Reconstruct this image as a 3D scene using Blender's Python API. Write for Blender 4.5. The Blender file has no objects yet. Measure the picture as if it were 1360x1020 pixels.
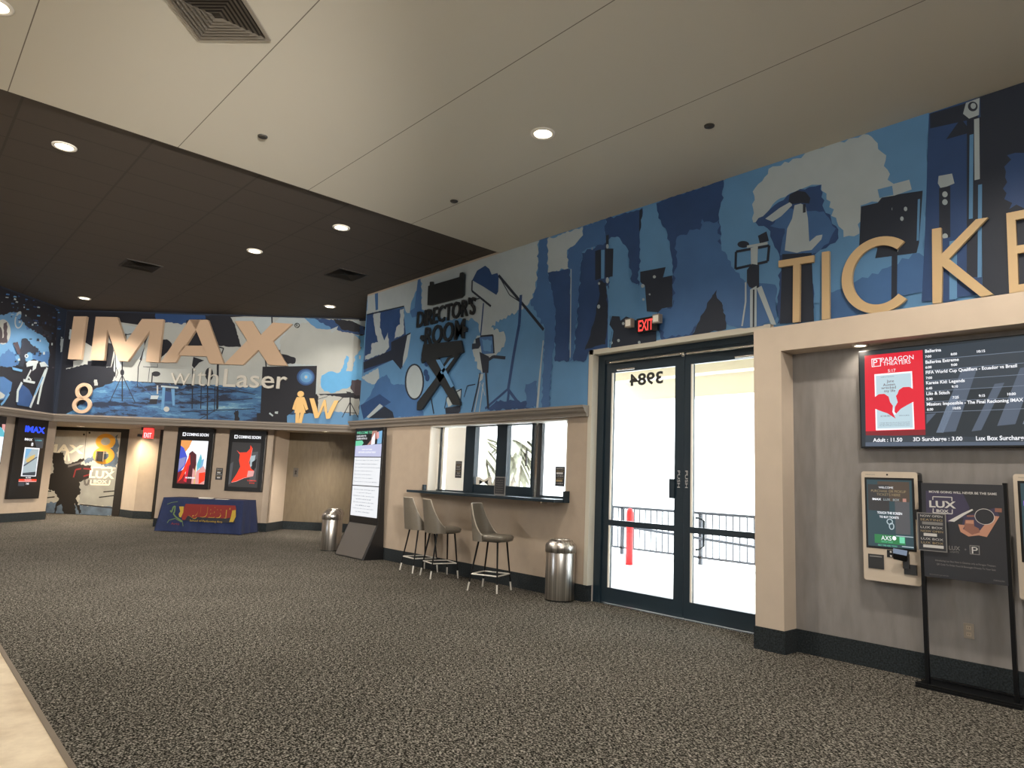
import bpy, math, random
from mathutils import Vector, Matrix
from mathutils.geometry import tessellate_polygon
sc = bpy.context.scene
COL = sc.collection
R2 = math.sqrt(2)

# ------------------------------------------------------------------ camera
FPX, CX, CY, CAMZ = 922.0, 680.0, 510.0, 1.5
CA = Vector((-835, 93, FPX)).normalized()
CB = Vector((1037, 172, FPX)).normalized()
CB = (CB - CA * CA.dot(CB)).normalized()
CU = CB.cross(CA)
if CU.y > 0:
    CU = -CU
# CB, CA, CU: world x, y, z written in the camera's (right, down, forward)
def ray(x, y):
    v = Vector((x - CX, y - CY, FPX))
    return Vector((CB.dot(v), CA.dot(v), CU.dot(v)))
ORI = Vector((0, 0, CAMZ))
def on_plane(x, y, p, n):
    d = ray(x, y)
    t = (Vector(p) - ORI).dot(n) / d.dot(n)
    return ORI + d * t
cam = bpy.data.cameras.new('camera')
cam.lens = FPX / 1360 * 36
cam.sensor_width = 36
cam.clip_end = 200
camo = bpy.data.objects.new('camera', cam)
COL.objects.link(camo)
right = Vector((CB.x, CA.x, CU.x)); down = Vector((CB.y, CA.y, CU.y)); fwd = Vector((CB.z, CA.z, CU.z))
m = Matrix((right, -down, -fwd)).transposed().to_4x4()
m.translation = ORI
camo.matrix_world = m
sc.camera = camo

# ------------------------------------------------------------------ world, sun, exposure
sc.view_settings.view_transform = 'Standard'
sc.view_settings.look = 'None'
sc.view_settings.gamma = 1
sc.view_settings.use_curve_mapping = False
sc.view_settings.exposure = -0.28
world = bpy.data.worlds.new('sky'); sc.world = world
world.use_nodes = True
bg = world.node_tree.nodes['Background']
bg.inputs[0].default_value = (0.80, 0.90, 1.0, 1)
bg.inputs[1].default_value = 10.0
def lamp(name, kind, loc, energy, color=(1, 1, 1), size=0.1, rot=None, parent=None, **kw):
    l = bpy.data.lights.new(name, kind)
    l.energy = energy; l.color = color
    if kind == 'AREA':
        l.shape = 'RECTANGLE'; l.size = size; l.size_y = kw.get('size_y', size)
    elif kind == 'SUN':
        l.angle = 0.01
    else:
        l.shadow_soft_size = size
    if kind == 'SPOT':
        l.spot_size = kw.get('angle', 2.2); l.spot_blend = kw.get('blend', 0.8)
    o = bpy.data.objects.new(name, l); COL.objects.link(o)
    o.location = loc
    if rot is not None: o.rotation_euler = rot
    if parent is not None:
        o.parent = parent
        o.location = Vector(loc) - parent.location
    return o
def aim(o, d):
    o.rotation_euler = Vector(d).to_track_quat('-Z', 'Y').to_euler()
aim(lamp('sun', 'SUN', (30, 0, 30), 9.0, (1, 0.96, 0.9)), (-0.12, 0.5, -0.85))
# unseen area lights added behind the camera to brighten the ceiling and walls
aim(lamp('ceiling_fill_light', 'AREA', (-5.5, 2.5, 3.3), 90, (1.0, 1.0, 0.95), 2.0, size_y=9), (0.35, 0, 1))
aim(lamp('front_fill_light', 'AREA', (-2.5, -4.5, 4.2), 420, (1.0, 0.97, 0.91), 5.0, size_y=1.5), (0.35, 1, -0.32))

# unseen spots added behind the camera to brighten the far walls
for tx_, ty_, tz_ in ((-0.6, -3.2, 3.3), (0.2, -3.2, 3.3)):
    o_ = lamp('far_wall_fill_spot', 'SPOT', (tx_, ty_, tz_), 7500, (1.0, 0.90, 0.78), 0.08, angle=0.62, blend=0.7)
    aim(o_, Vector((5.2, 18.5, 2.0)) - Vector((tx_, ty_, tz_)))

# ------------------------------------------------------------------ materials
MATS = {}
def new_mat(name):
    mt = bpy.data.materials.new(name); mt.use_nodes = True
    MATS[name] = mt
    return mt, mt.node_tree, mt.node_tree.nodes['Principled BSDF']
def mat(name, col, rough=0.6, metal=0.0, spec=0.5, noise=0.0, nscale=30, bump=0.0, stretch=None, emis=0.0):
    mt, nt, b = new_mat(name)
    c = (*col, 1)
    b.inputs['Base Color'].default_value = c
    b.inputs['Roughness'].default_value = rough
    b.inputs['Metallic'].default_value = metal
    b.inputs['Specular IOR Level'].default_value = spec
    if emis:
        b.inputs['Emission Color'].default_value = c
        b.inputs['Emission Strength'].default_value = emis
    if noise or bump:
        geo = nt.nodes.new('ShaderNodeNewGeometry')
        src = geo.outputs['Position']
        if stretch:
            mp = nt.nodes.new('ShaderNodeMapping'); mp.inputs['Scale'].default_value = stretch
            nt.links.new(src, mp.inputs['Vector']); src = mp.outputs[0]
        n = nt.nodes.new('ShaderNodeTexNoise'); n.inputs['Scale'].default_value = nscale; n.inputs['Detail'].default_value = 4
        nt.links.new(src, n.inputs['Vector'])
        if noise:
            r = nt.nodes.new('ShaderNodeMapRange')
            r.inputs[1].default_value = 0.3; r.inputs[2].default_value = 0.7
            r.inputs[3].default_value = 1 - noise; r.inputs[4].default_value = 1 + noise
            nt.links.new(n.outputs[0], r.inputs[0])
            mx = nt.nodes.new('ShaderNodeVectorMath'); mx.operation = 'SCALE'
            mx.inputs[0].default_value = col
            nt.links.new(r.outputs[0], mx.inputs['Scale'])
            nt.links.new(mx.outputs[0], b.inputs['Base Color'])
        if bump:
            bp = nt.nodes.new('ShaderNodeBump'); bp.inputs['Strength'].default_value = bump; bp.inputs['Distance'].default_value = 0.01
            nt.links.new(n.outputs[0], bp.inputs['Height']); nt.links.new(bp.outputs[0], b.inputs['Normal'])
    return mt
def screen(name, col, s=1.0):
    mt, nt, b = new_mat(name)
    b.inputs['Base Color'].default_value = (0.01, 0.01, 0.01, 1)
    b.inputs['Roughness'].default_value = 0.35
    b.inputs['Emission Color'].default_value = (*col, 1)
    b.inputs['Emission Strength'].default_value = s * 1.18
    return mt
mat('tan_paint', (0.43, 0.355, 0.285), 0.8, noise=0.04, nscale=6)
mat('cream_paint', (0.56, 0.475, 0.39), 0.75, noise=0.03, nscale=5)
mat('jamb_paint', (0.56, 0.54, 0.47), 0.7)
mat('grey_paper', (0.240, 0.228, 0.225), 0.5, noise=0.10, nscale=14, bump=0.5, stretch=(1, 1, 0.25))
mat('bronze_paper', (0.155, 0.125, 0.085), 0.42, noise=0.10, nscale=16, bump=0.6, stretch=(1, 1, 0.25))
mat('ledge_paint', (0.235, 0.21, 0.185), 0.5)
mat('soffit_paint', (0.40, 0.34, 0.27), 0.8)
mat('dark_frame', (0.012, 0.026, 0.040), 0.35)
mat('black_plastic', (0.008, 0.008, 0.009), 0.35)
mat('black_metal', (0.010, 0.011, 0.013), 0.4, 0.6)
mat('charcoal_panel', (0.03, 0.032, 0.036), 0.4)
mat('grey_panel', (0.10, 0.092, 0.085), 0.35)
mat('white_plastic', (0.60, 0.52, 0.43), 0.4)
mat('white_paint', (0.80, 0.78, 0.72), 0.6)
mat('chrome', (0.72, 0.70, 0.66), 0.22, 1.0)
mat('stainless', (0.60, 0.58, 0.56), 0.30, 1.0, noise=0.55, nscale=5, stretch=(8, 8, 0.05))  # vertical streaks in the colour stand in for reflections
mat('tip_metal', (0.78, 0.76, 0.72), 0.35, 0.25)
mat('gold_paint', (0.60, 0.44, 0.25), 0.55)
mat('rose_gold', (0.52, 0.38, 0.27), 0.5)
mat('gold_letter', (0.72, 0.48, 0.20), 0.5)
mat('sign_black', (0.016, 0.020, 0.024), 0.5)
mat('pale_letter', (0.55, 0.54, 0.50), 0.5)
mat('leather', (0.155, 0.14, 0.115), 0.36, noise=0.05, nscale=40, bump=0.1)
mat('piping', (0.42, 0.38, 0.32), 0.4)
mat('blue_cloth', (0.007, 0.016, 0.065), 0.85, noise=0.1, nscale=12)
mat('paper', (0.75, 0.72, 0.66), 0.8)
mat('cover_plate', (0.30, 0.26, 0.22), 0.5)
mat('edge_trim', (0.15, 0.12, 0.09), 0.6)
mat('vent_metal', (0.24, 0.22, 0.19), 0.6)
mat('dark_vent', (0.03, 0.026, 0.022), 0.6)
mat('sprinkler', (0.03, 0.028, 0.024), 0.5)
mat('outdoor_stucco', (0.85, 0.83, 0.78), 0.9)
mat('canopy_paint', (0.72, 0.66, 0.52), 0.9)
mat('pavement', (0.86, 0.85, 0.83), 0.9, noise=0.05, nscale=3)
mat('rail_metal', (0.05, 0.055, 0.065), 0.5, 0.3)
mat('red_paint', (0.6, 0.02, 0.02), 0.5)
mat('palm_trunk', (0.30, 0.26, 0.21), 0.9, noise=0.3, nscale=14, bump=0.4)
mat('palm_leaf', (0.26, 0.25, 0.18), 0.7, noise=0.3, nscale=9)
mat('wood_back', (0.10, 0.07, 0.05), 0.6)
# mural inks
mat('m_grey', (0.37, 0.44, 0.48), 0.55, noise=0.03, nscale=5)
mat('m_pale', (0.37, 0.40, 0.40), 0.55, noise=0.04, nscale=3)
mat('m_sky', (0.10, 0.25, 0.47), 0.55, noise=0.05, nscale=3)
mat('m_blue', (0.05, 0.135, 0.32), 0.55, noise=0.08, nscale=3)
mat('m_deep', (0.022, 0.062, 0.18), 0.55, noise=0.10, nscale=3)
mat('m_navy', (0.016, 0.024, 0.044), 0.6)
mat('m_black', (0.010, 0.012, 0.020), 0.6)
mat('m_bright', (0.10, 0.33, 0.62), 0.5, noise=0.06, nscale=3)
mat('m_plum', (0.05, 0.04, 0.055), 0.6)
mat('c_red', (0.17, 0.014, 0.012), 0.8); mat('c_yellow', (0.36, 0.25, 0.03), 0.8); mat('c_green', (0.10, 0.16, 0.06), 0.8)
# the sea-like textured blue floor printed in the big mural
def mural_floor():
    mt, nt, b = new_mat('m_waves')
    tc = nt.nodes.new('ShaderNodeTexCoord')
    mp = nt.nodes.new('ShaderNodeMapping'); mp.inputs['Scale'].default_value = (0.55, 0.55, 2.6)
    n = nt.nodes.new('ShaderNodeTexNoise'); n.inputs['Scale'].default_value = 2.6; n.inputs['Detail'].default_value = 7; n.inputs['Roughness'].default_value = 0.65
    r = nt.nodes.new('ShaderNodeValToRGB'); r.color_ramp.interpolation = 'CONSTANT'
    e = r.color_ramp.elements
    e[0].position = 0; e[0].color = (0.013, 0.022, 0.05, 1)
    e[1].position = 0.43; e[1].color = (0.03, 0.085, 0.20, 1)
    for p, c in ((0.50, (0.05, 0.14, 0.29, 1)), (0.60, (0.10, 0.24, 0.40, 1)), (0.68, (0.22, 0.38, 0.47, 1))):
        k = e.new(p); k.color = c
    nt.links.new(tc.outputs['Object'], mp.inputs[0]); nt.links.new(mp.outputs[0], n.inputs['Vector'])
    nt.links.new(n.outputs[0], r.inputs[0]); nt.links.new(r.outputs[0], b.inputs['Base Color'])
    b.inputs['Roughness'].default_value = 0.6
mural_floor()
def carpet():
    mt, nt, b = new_mat('carpet')
    geo = nt.nodes.new('ShaderNodeNewGeometry')
    mp = nt.nodes.new('ShaderNodeMapping')
    mp.inputs['Rotation'].default_value = (0, 0, math.radians(-42))
    mp.inputs['Scale'].default_value = (1.0, 0.75, 1)
    n = nt.nodes.new('ShaderNodeTexNoise'); n.inputs['Scale'].default_value = 84; n.inputs['Detail'].default_value = 3.0; n.inputs['Roughness'].default_value = 0.7
    r = nt.nodes.new('ShaderNodeValToRGB')
    e = r.color_ramp.elements
    e[0].position = 0.40; e[0].color = (0.008, 0.0075, 0.0065, 1)
    e[1].position = 0.63; e[1].color = (0.31, 0.295, 0.265, 1)
    k = e.new(0.50); k.color = (0.052, 0.049, 0.043, 1)
    n2 = nt.nodes.new('ShaderNodeTexNoise'); n2.inputs['Scale'].default_value = 1.3; n2.inputs['Detail'].default_value = 3
    r2 = nt.nodes.new('ShaderNodeMapRange'); r2.inputs[1].default_value = 0.3; r2.inputs[2].default_value = 0.7
    r2.inputs[3].default_value = 0.90; r2.inputs[4].default_value = 1.10
    mx = nt.nodes.new('ShaderNodeVectorMath'); mx.operation = 'SCALE'
    n3 = nt.nodes.new('ShaderNodeTexNoise'); n3.inputs['Scale'].default_value = 31; n3.inputs['Detail'].default_value = 1.5
    ad = nt.nodes.new('ShaderNodeMath'); ad.operation = 'MULTIPLY_ADD'; ad.inputs[1].default_value = 0.26; ad.inputs[2].default_value = -0.13
    sm = nt.nodes.new('ShaderNodeMath'); sm.operation = 'ADD'
    nt.links.new(mp.outputs[0], n3.inputs['Vector']); nt.links.new(n3.outputs[0], ad.inputs[0]); nt.links.new(ad.outputs[0], sm.inputs[0]); nt.links.new(n.outputs[0], sm.inputs[1])
    nt.links.new(geo.outputs['Position'], mp.inputs[0]); nt.links.new(mp.outputs[0], n.inputs['Vector'])
    nt.links.new(geo.outputs['Position'], n2.inputs['Vector'])
    nt.links.new(sm.outputs[0], r.inputs[0]); nt.links.new(n2.outputs[0], r2.inputs[0])
    nt.links.new(r.outputs[0], mx.inputs[0]); nt.links.new(r2.outputs[0], mx.inputs['Scale'])
    nt.links.new(mx.outputs[0], b.inputs['Base Color'])
    bp = nt.nodes.new('ShaderNodeBump'); bp.inputs['Strength'].default_value = 0.5; bp.inputs['Distance'].default_value = 0.006
    nt.links.new(n.outputs[0], bp.inputs['Height']); nt.links.new(bp.outputs[0], b.inputs['Normal'])
    b.inputs['Roughness'].default_value = 0.95
    b.inputs['Specular IOR Level'].default_value = 0.0
carpet()
def base_carpet():
    mt, nt, b = new_mat('base_carpet')
    geo = nt.nodes.new('ShaderNodeNewGeometry')
    n = nt.nodes.new('ShaderNodeTexNoise'); n.inputs['Scale'].default_value = 70; n.inputs['Detail'].default_value = 2
    r = nt.nodes.new('ShaderNodeValToRGB'); e = r.color_ramp.elements
    e[0].position = 0.38; e[0].color = (0.004, 0.007, 0.010, 1)
    e[1].position = 0.68; e[1].color = (0.021, 0.031, 0.038, 1)
    nt.links.new(geo.outputs['Position'], n.inputs['Vector']); nt.links.new(n.outputs[0], r.inputs[0])
    nt.links.new(r.outputs[0], b.inputs['Base Color']); b.inputs['Roughness'].default_value = 0.9
base_carpet()
def tile():
    mt, nt, b = new_mat('cream_tile')
    geo = nt.nodes.new('ShaderNodeNewGeometry')
    n = nt.nodes.new('ShaderNodeTexNoise'); n.inputs['Scale'].default_value = 3.2; n.inputs['Detail'].default_value = 8; n.inputs['Roughness'].default_value = 0.65
    r = nt.nodes.new('ShaderNodeValToRGB'); e = r.color_ramp.elements
    e[0].position = 0.3; e[0].color = (0.50, 0.40, 0.28, 1)
    e[1].position = 0.65; e[1].color = (0.80, 0.70, 0.54, 1)
    nt.links.new(geo.outputs['Position'], n.inputs['Vector']); nt.links.new(n.outputs[0], r.inputs[0])
    nt.links.new(r.outputs[0], b.inputs['Base Color']); b.inputs['Roughness'].default_value = 0.35
tile()
def seams(name, col, line, period_x, off_x, period_y, off_y, w, rough=0.8, noise=0.0):
    """painted panels with thin seams, laid out in world metres"""
    mt, nt, b = new_mat(name)
    geo = nt.nodes.new('ShaderNodeNewGeometry')
    sp = nt.nodes.new('ShaderNodeSeparateXYZ'); nt.links.new(geo.outputs['Position'], sp.inputs[0])
    outs = []
    for ax, per, off in ((0, period_x, off_x), (1, period_y, off_y)):
        if not per: continue
        a = nt.nodes.new('ShaderNodeMath'); a.operation = 'SUBTRACT'; a.inputs[1].default_value = off - per / 2
        nt.links.new(sp.outputs[ax], a.inputs[0])
        p = nt.nodes.new('ShaderNodeMath'); p.operation = 'PINGPONG'; p.inputs[1].default_value = per / 2
        nt.links.new(a.outputs[0], p.inputs[0])
        c = nt.nodes.new('ShaderNodeMath'); c.operation = 'GREATER_THAN'; c.inputs[1].default_value = per / 2 - w / 2
        nt.links.new(p.outputs[0], c.inputs[0]); outs.append(c.outputs[0])
    o = outs[0]
    if len(outs) > 1:
        mx = nt.nodes.new('ShaderNodeMath'); mx.operation = 'MAXIMUM'
        nt.links.new(outs[0], mx.inputs[0]); nt.links.new(outs[1], mx.inputs[1]); o = mx.outputs[0]
    mi = nt.nodes.new('ShaderNodeMix'); mi.data_type = 'RGBA'
    mi.inputs[6].default_value = (*col, 1); mi.inputs[7].default_value = (*line, 1)
    nt.links.new(o, mi.inputs[0])
    nt.links.new(mi.outputs[2], b.inputs['Base Color']); b.inputs['Roughness'].default_value = rough
mat('ceiling_plain', (0.55, 0.535, 0.47), 0.8)
seams('ceiling_white', (0.55, 0.535, 0.47), (0.16, 0.14, 0.12), 1.58, 0.47, 0, 0, 0.009)
seams('ceiling_dark', (0.060, 0.050, 0.042), (0.040, 0.033, 0.028), 1.22, 0.6, 0.61, 0.3, 0.025)
def glass(name, tint=(0.97, 0.985, 0.99), refl=0.07):
    mt = bpy.data.materials.new(name); mt.use_nodes = True; MATS[name] = mt
    nt = mt.node_tree; nt.nodes.clear()
    out = nt.nodes.new('ShaderNodeOutputMaterial'); t = nt.nodes.new('ShaderNodeBsdfTransparent')
    t.inputs[0].default_value = (*tint, 1)
    g = nt.nodes.new('ShaderNodeBsdfGlossy'); g.inputs['Roughness'].default_value = 0.01
    mx = nt.nodes.new('ShaderNodeMixShader'); fr = nt.nodes.new('ShaderNodeFresnel'); fr.inputs[0].default_value = 1.5
    ge = nt.nodes.new('ShaderNodeNewGeometry'); iv = nt.nodes.new('ShaderNodeMath'); iv.operation = 'SUBTRACT'; iv.inputs[0].default_value = 1
    ml = nt.nodes.new('ShaderNodeMath'); ml.operation = 'MULTIPLY'   # only the outer face of a pane reflects
    nt.links.new(ge.outputs['Backfacing'], iv.inputs[1]); nt.links.new(fr.outputs[0], ml.inputs[0]); nt.links.new(iv.outputs[0], ml.inputs[1])
    nt.links.new(ml.outputs[0], mx.inputs[0]); nt.links.new(t.outputs[0], mx.inputs[1]); nt.links.new(g.outputs[0], mx.inputs[2])
    nt.links.new(mx.outputs[0], out.inputs[0])
glass('glass')
# lit things
screen('lamp_lens', (1.0, 0.86, 0.62), 9.0)
screen('exit_red', (1.0, 0.06, 0.05), 1.6)
screen('s_white', (0.95, 0.97, 1.0), 0.95); screen('s_lilac', (0.70, 0.72, 0.98), 0.85); screen('s_purple', (0.42, 0.44, 0.88), 0.7)
screen('s_black', (0.01, 0.01, 0.014), 0.3); screen('s_red', (0.86, 0.02, 0.045), 0.95); screen('s_darkred', (0.30, 0.02, 0.03), 0.8)
screen('s_slate', (0.055, 0.075, 0.10), 0.75); screen('s_slate2', (0.13, 0.17, 0.24), 0.75); screen('s_slate3', (0.032, 0.045, 0.058), 0.75)
screen('s_steel', (0.26, 0.32, 0.42), 0.8)
screen('s_pale', (0.62, 0.80, 0.88), 0.9); screen('s_text', (0.95, 0.96, 1.0), 1.1); screen('s_pink', (0.95, 0.45, 0.42), 0.9)
screen('s_grey', (0.13, 0.13, 0.14), 0.7); screen('s_greytext', (0.10, 0.12, 0.18), 0.7); screen('s_dim', (0.045, 0.042, 0.042), 0.8)
screen('s_blue', (0.02, 0.08, 1.0), 1.3); screen('s_ink', (0.12, 0.02, 0.03), 0.8); screen('s_orange', (1.0, 0.42, 0.12), 0.95)
screen('s_cobalt', (0.08, 0.12, 0.75), 0.9); screen('s_cyan', (0.15, 0.62, 0.75), 0.9); screen('s_hotred', (1.0, 0.05, 0.015), 1.1)
screen('s_yellow', (0.85, 0.60, 0.20), 0.9); screen('s_mint', (0.22, 0.85, 0.52), 0.8); screen('s_teal', (0.04, 0.09, 0.11), 0.7)
screen('s_green', (0.04, 0.30, 0.10), 0.7); screen('s_skin', (0.62, 0.30, 0.24), 0.8); screen('s_skyblue', (0.25, 0.55, 0.85), 0.9)
screen('s_goldtext', (0.55, 0.42, 0.22), 0.6); screen('s_mist', (0.50, 0.60, 0.64), 0.9); screen('s_brown', (0.10, 0.07, 0.05), 0.8)
mat('p_dark', (0.030, 0.033, 0.042), 0.35); mat('p_purple', (0.055, 0.05, 0.10), 0.4); mat('p_white', (0.62, 0.62, 0.62), 0.5)
mat('p_skin', (0.52, 0.27, 0.19), 0.5); mat('p_brown', (0.28, 0.13, 0.10), 0.5); mat('p_gold', (0.42, 0.33, 0.18), 0.5); mat('p_grey', (0.22, 0.22, 0.22), 0.5)
mat('d_concrete', (0.42, 0.40, 0.34), 0.5, noise=0.12, nscale=3); mat('d_concrete2', (0.30, 0.30, 0.27), 0.5, noise=0.12, nscale=3)
mat('d_slate', (0.10, 0.14, 0.19), 0.5, noise=0.3, nscale=5); mat('d_orange', (0.75, 0.36, 0.03), 0.5); mat('d_black', (0.015, 0.013, 0.011), 0.5)
mat('d_white', (0.85, 0.78, 0.6), 0.5); mat('d_red', (0.20, 0.02, 0.02), 0.5); mat('d_grey', (0.12, 0.11, 0.10), 0.5)

# ------------------------------------------------------------------ geometry helpers
class Frame:
    """a vertical plane in the room: s runs to the viewer's right, h is height, o comes out of the wall towards the room"""
    def __init__(self, o, u):
        self.o = Vector(o); self.u = Vector(u).normalized(); self.n = self.u.cross(Vector((0, 0, 1)))
    def P(self, s, h, o=0.0):
        return self.o + self.u * s + self.n * o + Vector((0, 0, h))
    def S(self, x, y, o=0.0):
        p = on_plane(x, y, self.o + self.n * o, self.n)
        return ((p - self.o).dot(self.u), p.z)
def crop(ox, oy, k):
    return lambda x, y: (ox + x / k, oy + y / k)
RAW = lambda x, y: (x, y)
class MB:
    def __init__(s): s.v = []; s.f = []; s.m = []; s.mats = []; s.smooth = []
    def mi(s, name):
        if name not in s.mats: s.mats.append(name)
        return s.mats.index(name)
    def add(s, vs, fs, m, smooth=False):
        b = len(s.v); s.v += [Vector(p) for p in vs]; k = s.mi(m)
        for f in fs: s.f.append([b + i for i in f]); s.m.append(k); s.smooth.append(smooth)
    def hexa(s, c, m):
        s.add(c, [(0, 3, 2, 1), (4, 5, 6, 7), (0, 1, 5, 4), (1, 2, 6, 5), (2, 3, 7, 6), (3, 0, 4, 7)], m)
    def box(s, a, b, m):
        x0, y0, z0 = a; x1, y1, z1 = b
        s.hexa([(x0, y0, z0), (x1, y0, z0), (x1, y1, z0), (x0, y1, z0), (x0, y0, z1), (x1, y0, z1), (x1, y1, z1), (x0, y1, z1)], m)
    def fbox(s, F, s0, s1, h0, h1, o0, o1, m):
        P = F.P
        s.hexa([P(s0, h0, o1), P(s1, h0, o1), P(s1, h0, o0), P(s0, h0, o0), P(s0, h1, o1), P(s1, h1, o1), P(s1, h1, o0), P(s0, h1, o0)], m)
    def flat(s, F, pts, o, m):
        """filled outline (concave allowed) lying on the plane"""
        tri = tessellate_polygon([[Vector((p[0], p[1], 0)) for p in pts]])
        vs = [F.P(p[0], p[1], o) for p in pts]
        fs = []
        for t in tri:
            a, b, c = (vs[i] for i in t)
            n = (b - a).cross(c - a)
            fs.append(t if n.dot(F.n) > 0 else t[::-1])
        s.add(vs, fs, m)
    def prism(s, F, pts, o0, o1, m, side=None):
        s.flat(F, pts, o1, m)
        n = len(pts)
        vs = [F.P(p[0], p[1], o0) for p in pts] + [F.P(p[0], p[1], o1) for p in pts]
        s.add(vs, [(i, (i + 1) % n, n + (i + 1) % n, n + i) for i in range(n)], side or m)
        s.flat(F, pts, o0, side or m)
    def tube(s, pts, r, m, n=8, smooth=True, cap=True):
        pts = [Vector(p) for p in pts]; rs = r if isinstance(r, (list, tuple)) else [r] * len(pts)
        rings = []
        for i, p in enumerate(pts):
            d = (pts[min(i + 1, len(pts) - 1)] - pts[max(i - 1, 0)]).normalized()
            a = d.cross(Vector((0, 0, 1)) if abs(d.z) < 0.9 else Vector((1, 0, 0))).normalized(); b = d.cross(a)
            rings += [p + (a * math.cos(2 * math.pi * k / n) + b * math.sin(2 * math.pi * k / n)) * rs[i] for k in range(n)]
        fs = []
        for i in range(len(pts) - 1):
            fs += [(i * n + k, i * n + (k + 1) % n, (i + 1) * n + (k + 1) % n, (i + 1) * n + k) for k in range(n)]
        s.add(rings, fs, m, smooth)
        if cap:
            s.add(rings[:n], [tuple(range(n))[::-1]], m); s.add(rings[-n:], [tuple(range(n))], m)
    def lathe(s, prof, c, m, n=40, axis=None, smooth=True):
        c = Vector(c); vs = []
        for r, z in prof: vs += [c + Vector((r * math.cos(2 * math.pi * k / n), r * math.sin(2 * math.pi * k / n), z)) for k in range(n)]
        fs = []
        for i in range(len(prof) - 1):
            fs += [(i * n + k, i * n + (k + 1) % n, (i + 1) * n + (k + 1) % n, (i + 1) * n + k) for k in range(n)]
        s.add(vs, fs, m, smooth)
    def mesh(s, name, base=Vector((0, 0, 0)), rot=0.0):
        me = bpy.data.meshes.new(name)
        M = Matrix.Rotation(-rot, 4, 'Z')
        me.from_pydata([tuple(M @ (v - base)) for v in s.v], [], s.f)
        for k in s.mats: me.materials.append(MATS[k])
        me.polygons.foreach_set('material_index', s.m); me.polygons.foreach_set('use_smooth', s.smooth)
        me.validate(); me.update()
        return me
    def build(s, name, parent=None, bevel=0.0):
        base = parent_world(parent) if parent else Vector((0, 0, 0))
        o = bpy.data.objects.new(name, s.mesh(name, base)); COL.objects.link(o)
        if parent: o.parent = parent
        if bevel:
            b = o.modifiers.new('bevel', 'BEVEL'); b.width = bevel; b.segments = 2; b.limit_method = 'ANGLE'
        return o
def parent_world(o):
    l = Vector(o.location)
    while o.parent: o = o.parent; l += o.location
    return l
def tag(o, label=None, cat=None, group=None, kind=None):
    if label: o['label'] = label
    if cat: o['category'] = cat
    if group: o['group'] = group
    if kind: o['kind'] = kind
    return o
def thing(name, label, cat, loc=(0, 0, 0), group=None):
    o = bpy.data.objects.new(name, None); COL.objects.link(o); o.location = loc; o.empty_display_size = 0.1
    return tag(o, label, cat, group)
def struct(name, mb, label=None):
    return tag(mb.build(name), label, None, None, 'structure')
def jag(pts, amp, step, seed=1):
    """ragged edge, like the torn outlines printed in the mural"""
    rnd = random.Random(seed); out = []
    n = len(pts)
    for i in range(n):
        a = pts[i]; b = pts[(i + 1) % n]
        L = math.hypot(b[0] - a[0], b[1] - a[1]); k = max(1, int(L / step))
        for j in range(k):
            t = j / k
            w = 0 if j == 0 else 1
            nx, ny = (b[1] - a[1]) / (L or 1), -(b[0] - a[0]) / (L or 1)
            d = rnd.uniform(-amp, amp) * w
            out.append((a[0] + (b[0] - a[0]) * t + nx * d, a[1] + (b[1] - a[1]) * t + ny * d))
    return out
def text_mesh(body, bold=0.0, extrude=0.0):
    cu = bpy.data.curves.new('lettering', 'FONT'); cu.body = body
    cu.offset = bold; cu.extrude = extrude; cu.resolution_u = 3
    ob = bpy.data.objects.new('lettering', cu); COL.objects.link(ob)
    dg = bpy.context.evaluated_depsgraph_get()
    me = bpy.data.meshes.new_from_object(ob.evaluated_get(dg))
    vs = [v.co.copy() for v in me.vertices]; fs = [tuple(p.vertices) for p in me.polygons]
    bpy.data.objects.remove(ob); bpy.data.curves.remove(cu); bpy.data.meshes.remove(me)
    return vs, fs
def text(mb, F, body, s0, h0, s1, h1, o, m, bold=0.0, depth=0.0, mirror=False, slant=0.0, vertical=False):
    """lettering scaled to fill the given rectangle on the plane"""
    vs, fs = text_mesh(body, bold, 0.5 if depth else 0)
    if not vs: return
    x0 = min(v.x for v in vs); x1 = max(v.x for v in vs); y0 = min(v.y for v in vs); y1 = max(v.y for v in vs)
    out = []
    for v in vs:
        a = (v.x - x0) / (x1 - x0 or 1); b = (v.y - y0) / (y1 - y0 or 1)
        if mirror: a = 1 - a
        if vertical: a, b = b, 1 - a
        a += slant * b
        out.append(F.P(s0 + (s1 - s0) * a, h0 + (h1 - h0) * b, o + (v.z + 0.5) * depth if depth else o))
    mb.add(out, fs, m)
def textline(mb, F, body, s0, h0, height, o, m, bold=0.0, maxw=None, squeeze=1.0):
    """one line of lettering from its left end with a given capital height"""
    vs, fs = text_mesh(body, bold)
    if not vs: return
    x0 = min(v.x for v in vs); x1 = max(v.x for v in vs)
    k = height / 0.73; kx = k * squeeze
    if maxw and (x1 - x0) * kx > maxw: kx = maxw / (x1 - x0)
    mb.add([F.P(s0 + (v.x - x0) * kx, h0 + v.y * k, o) for v in vs], fs, m)
def arc(cx, cy, rx, ry, a0, a1, n=40):
    return [(cx + rx * math.cos(math.radians(a0 + (a1 - a0) * i / n)), cy + ry * math.sin(math.radians(a0 + (a1 - a0) * i / n))) for i in range(n + 1)]
def band(mb, F, outer, inner, o0, o1, m):
    """solid ribbon between two point rows"""
    n = len(outer)
    for i in range(n - 1):
        q = [outer[i], outer[i + 1], inner[i + 1], inner[i]]
        c = [F.P(p[0], p[1], o1) for p in q] + [F.P(p[0], p[1], o0) for p in q]
        mb.add(c, [(0, 1, 2, 3), (7, 6, 5, 4), (0, 4, 5, 1), (1, 5, 6, 2), (2, 6, 7, 3), (3, 7, 4, 0)], m)

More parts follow.
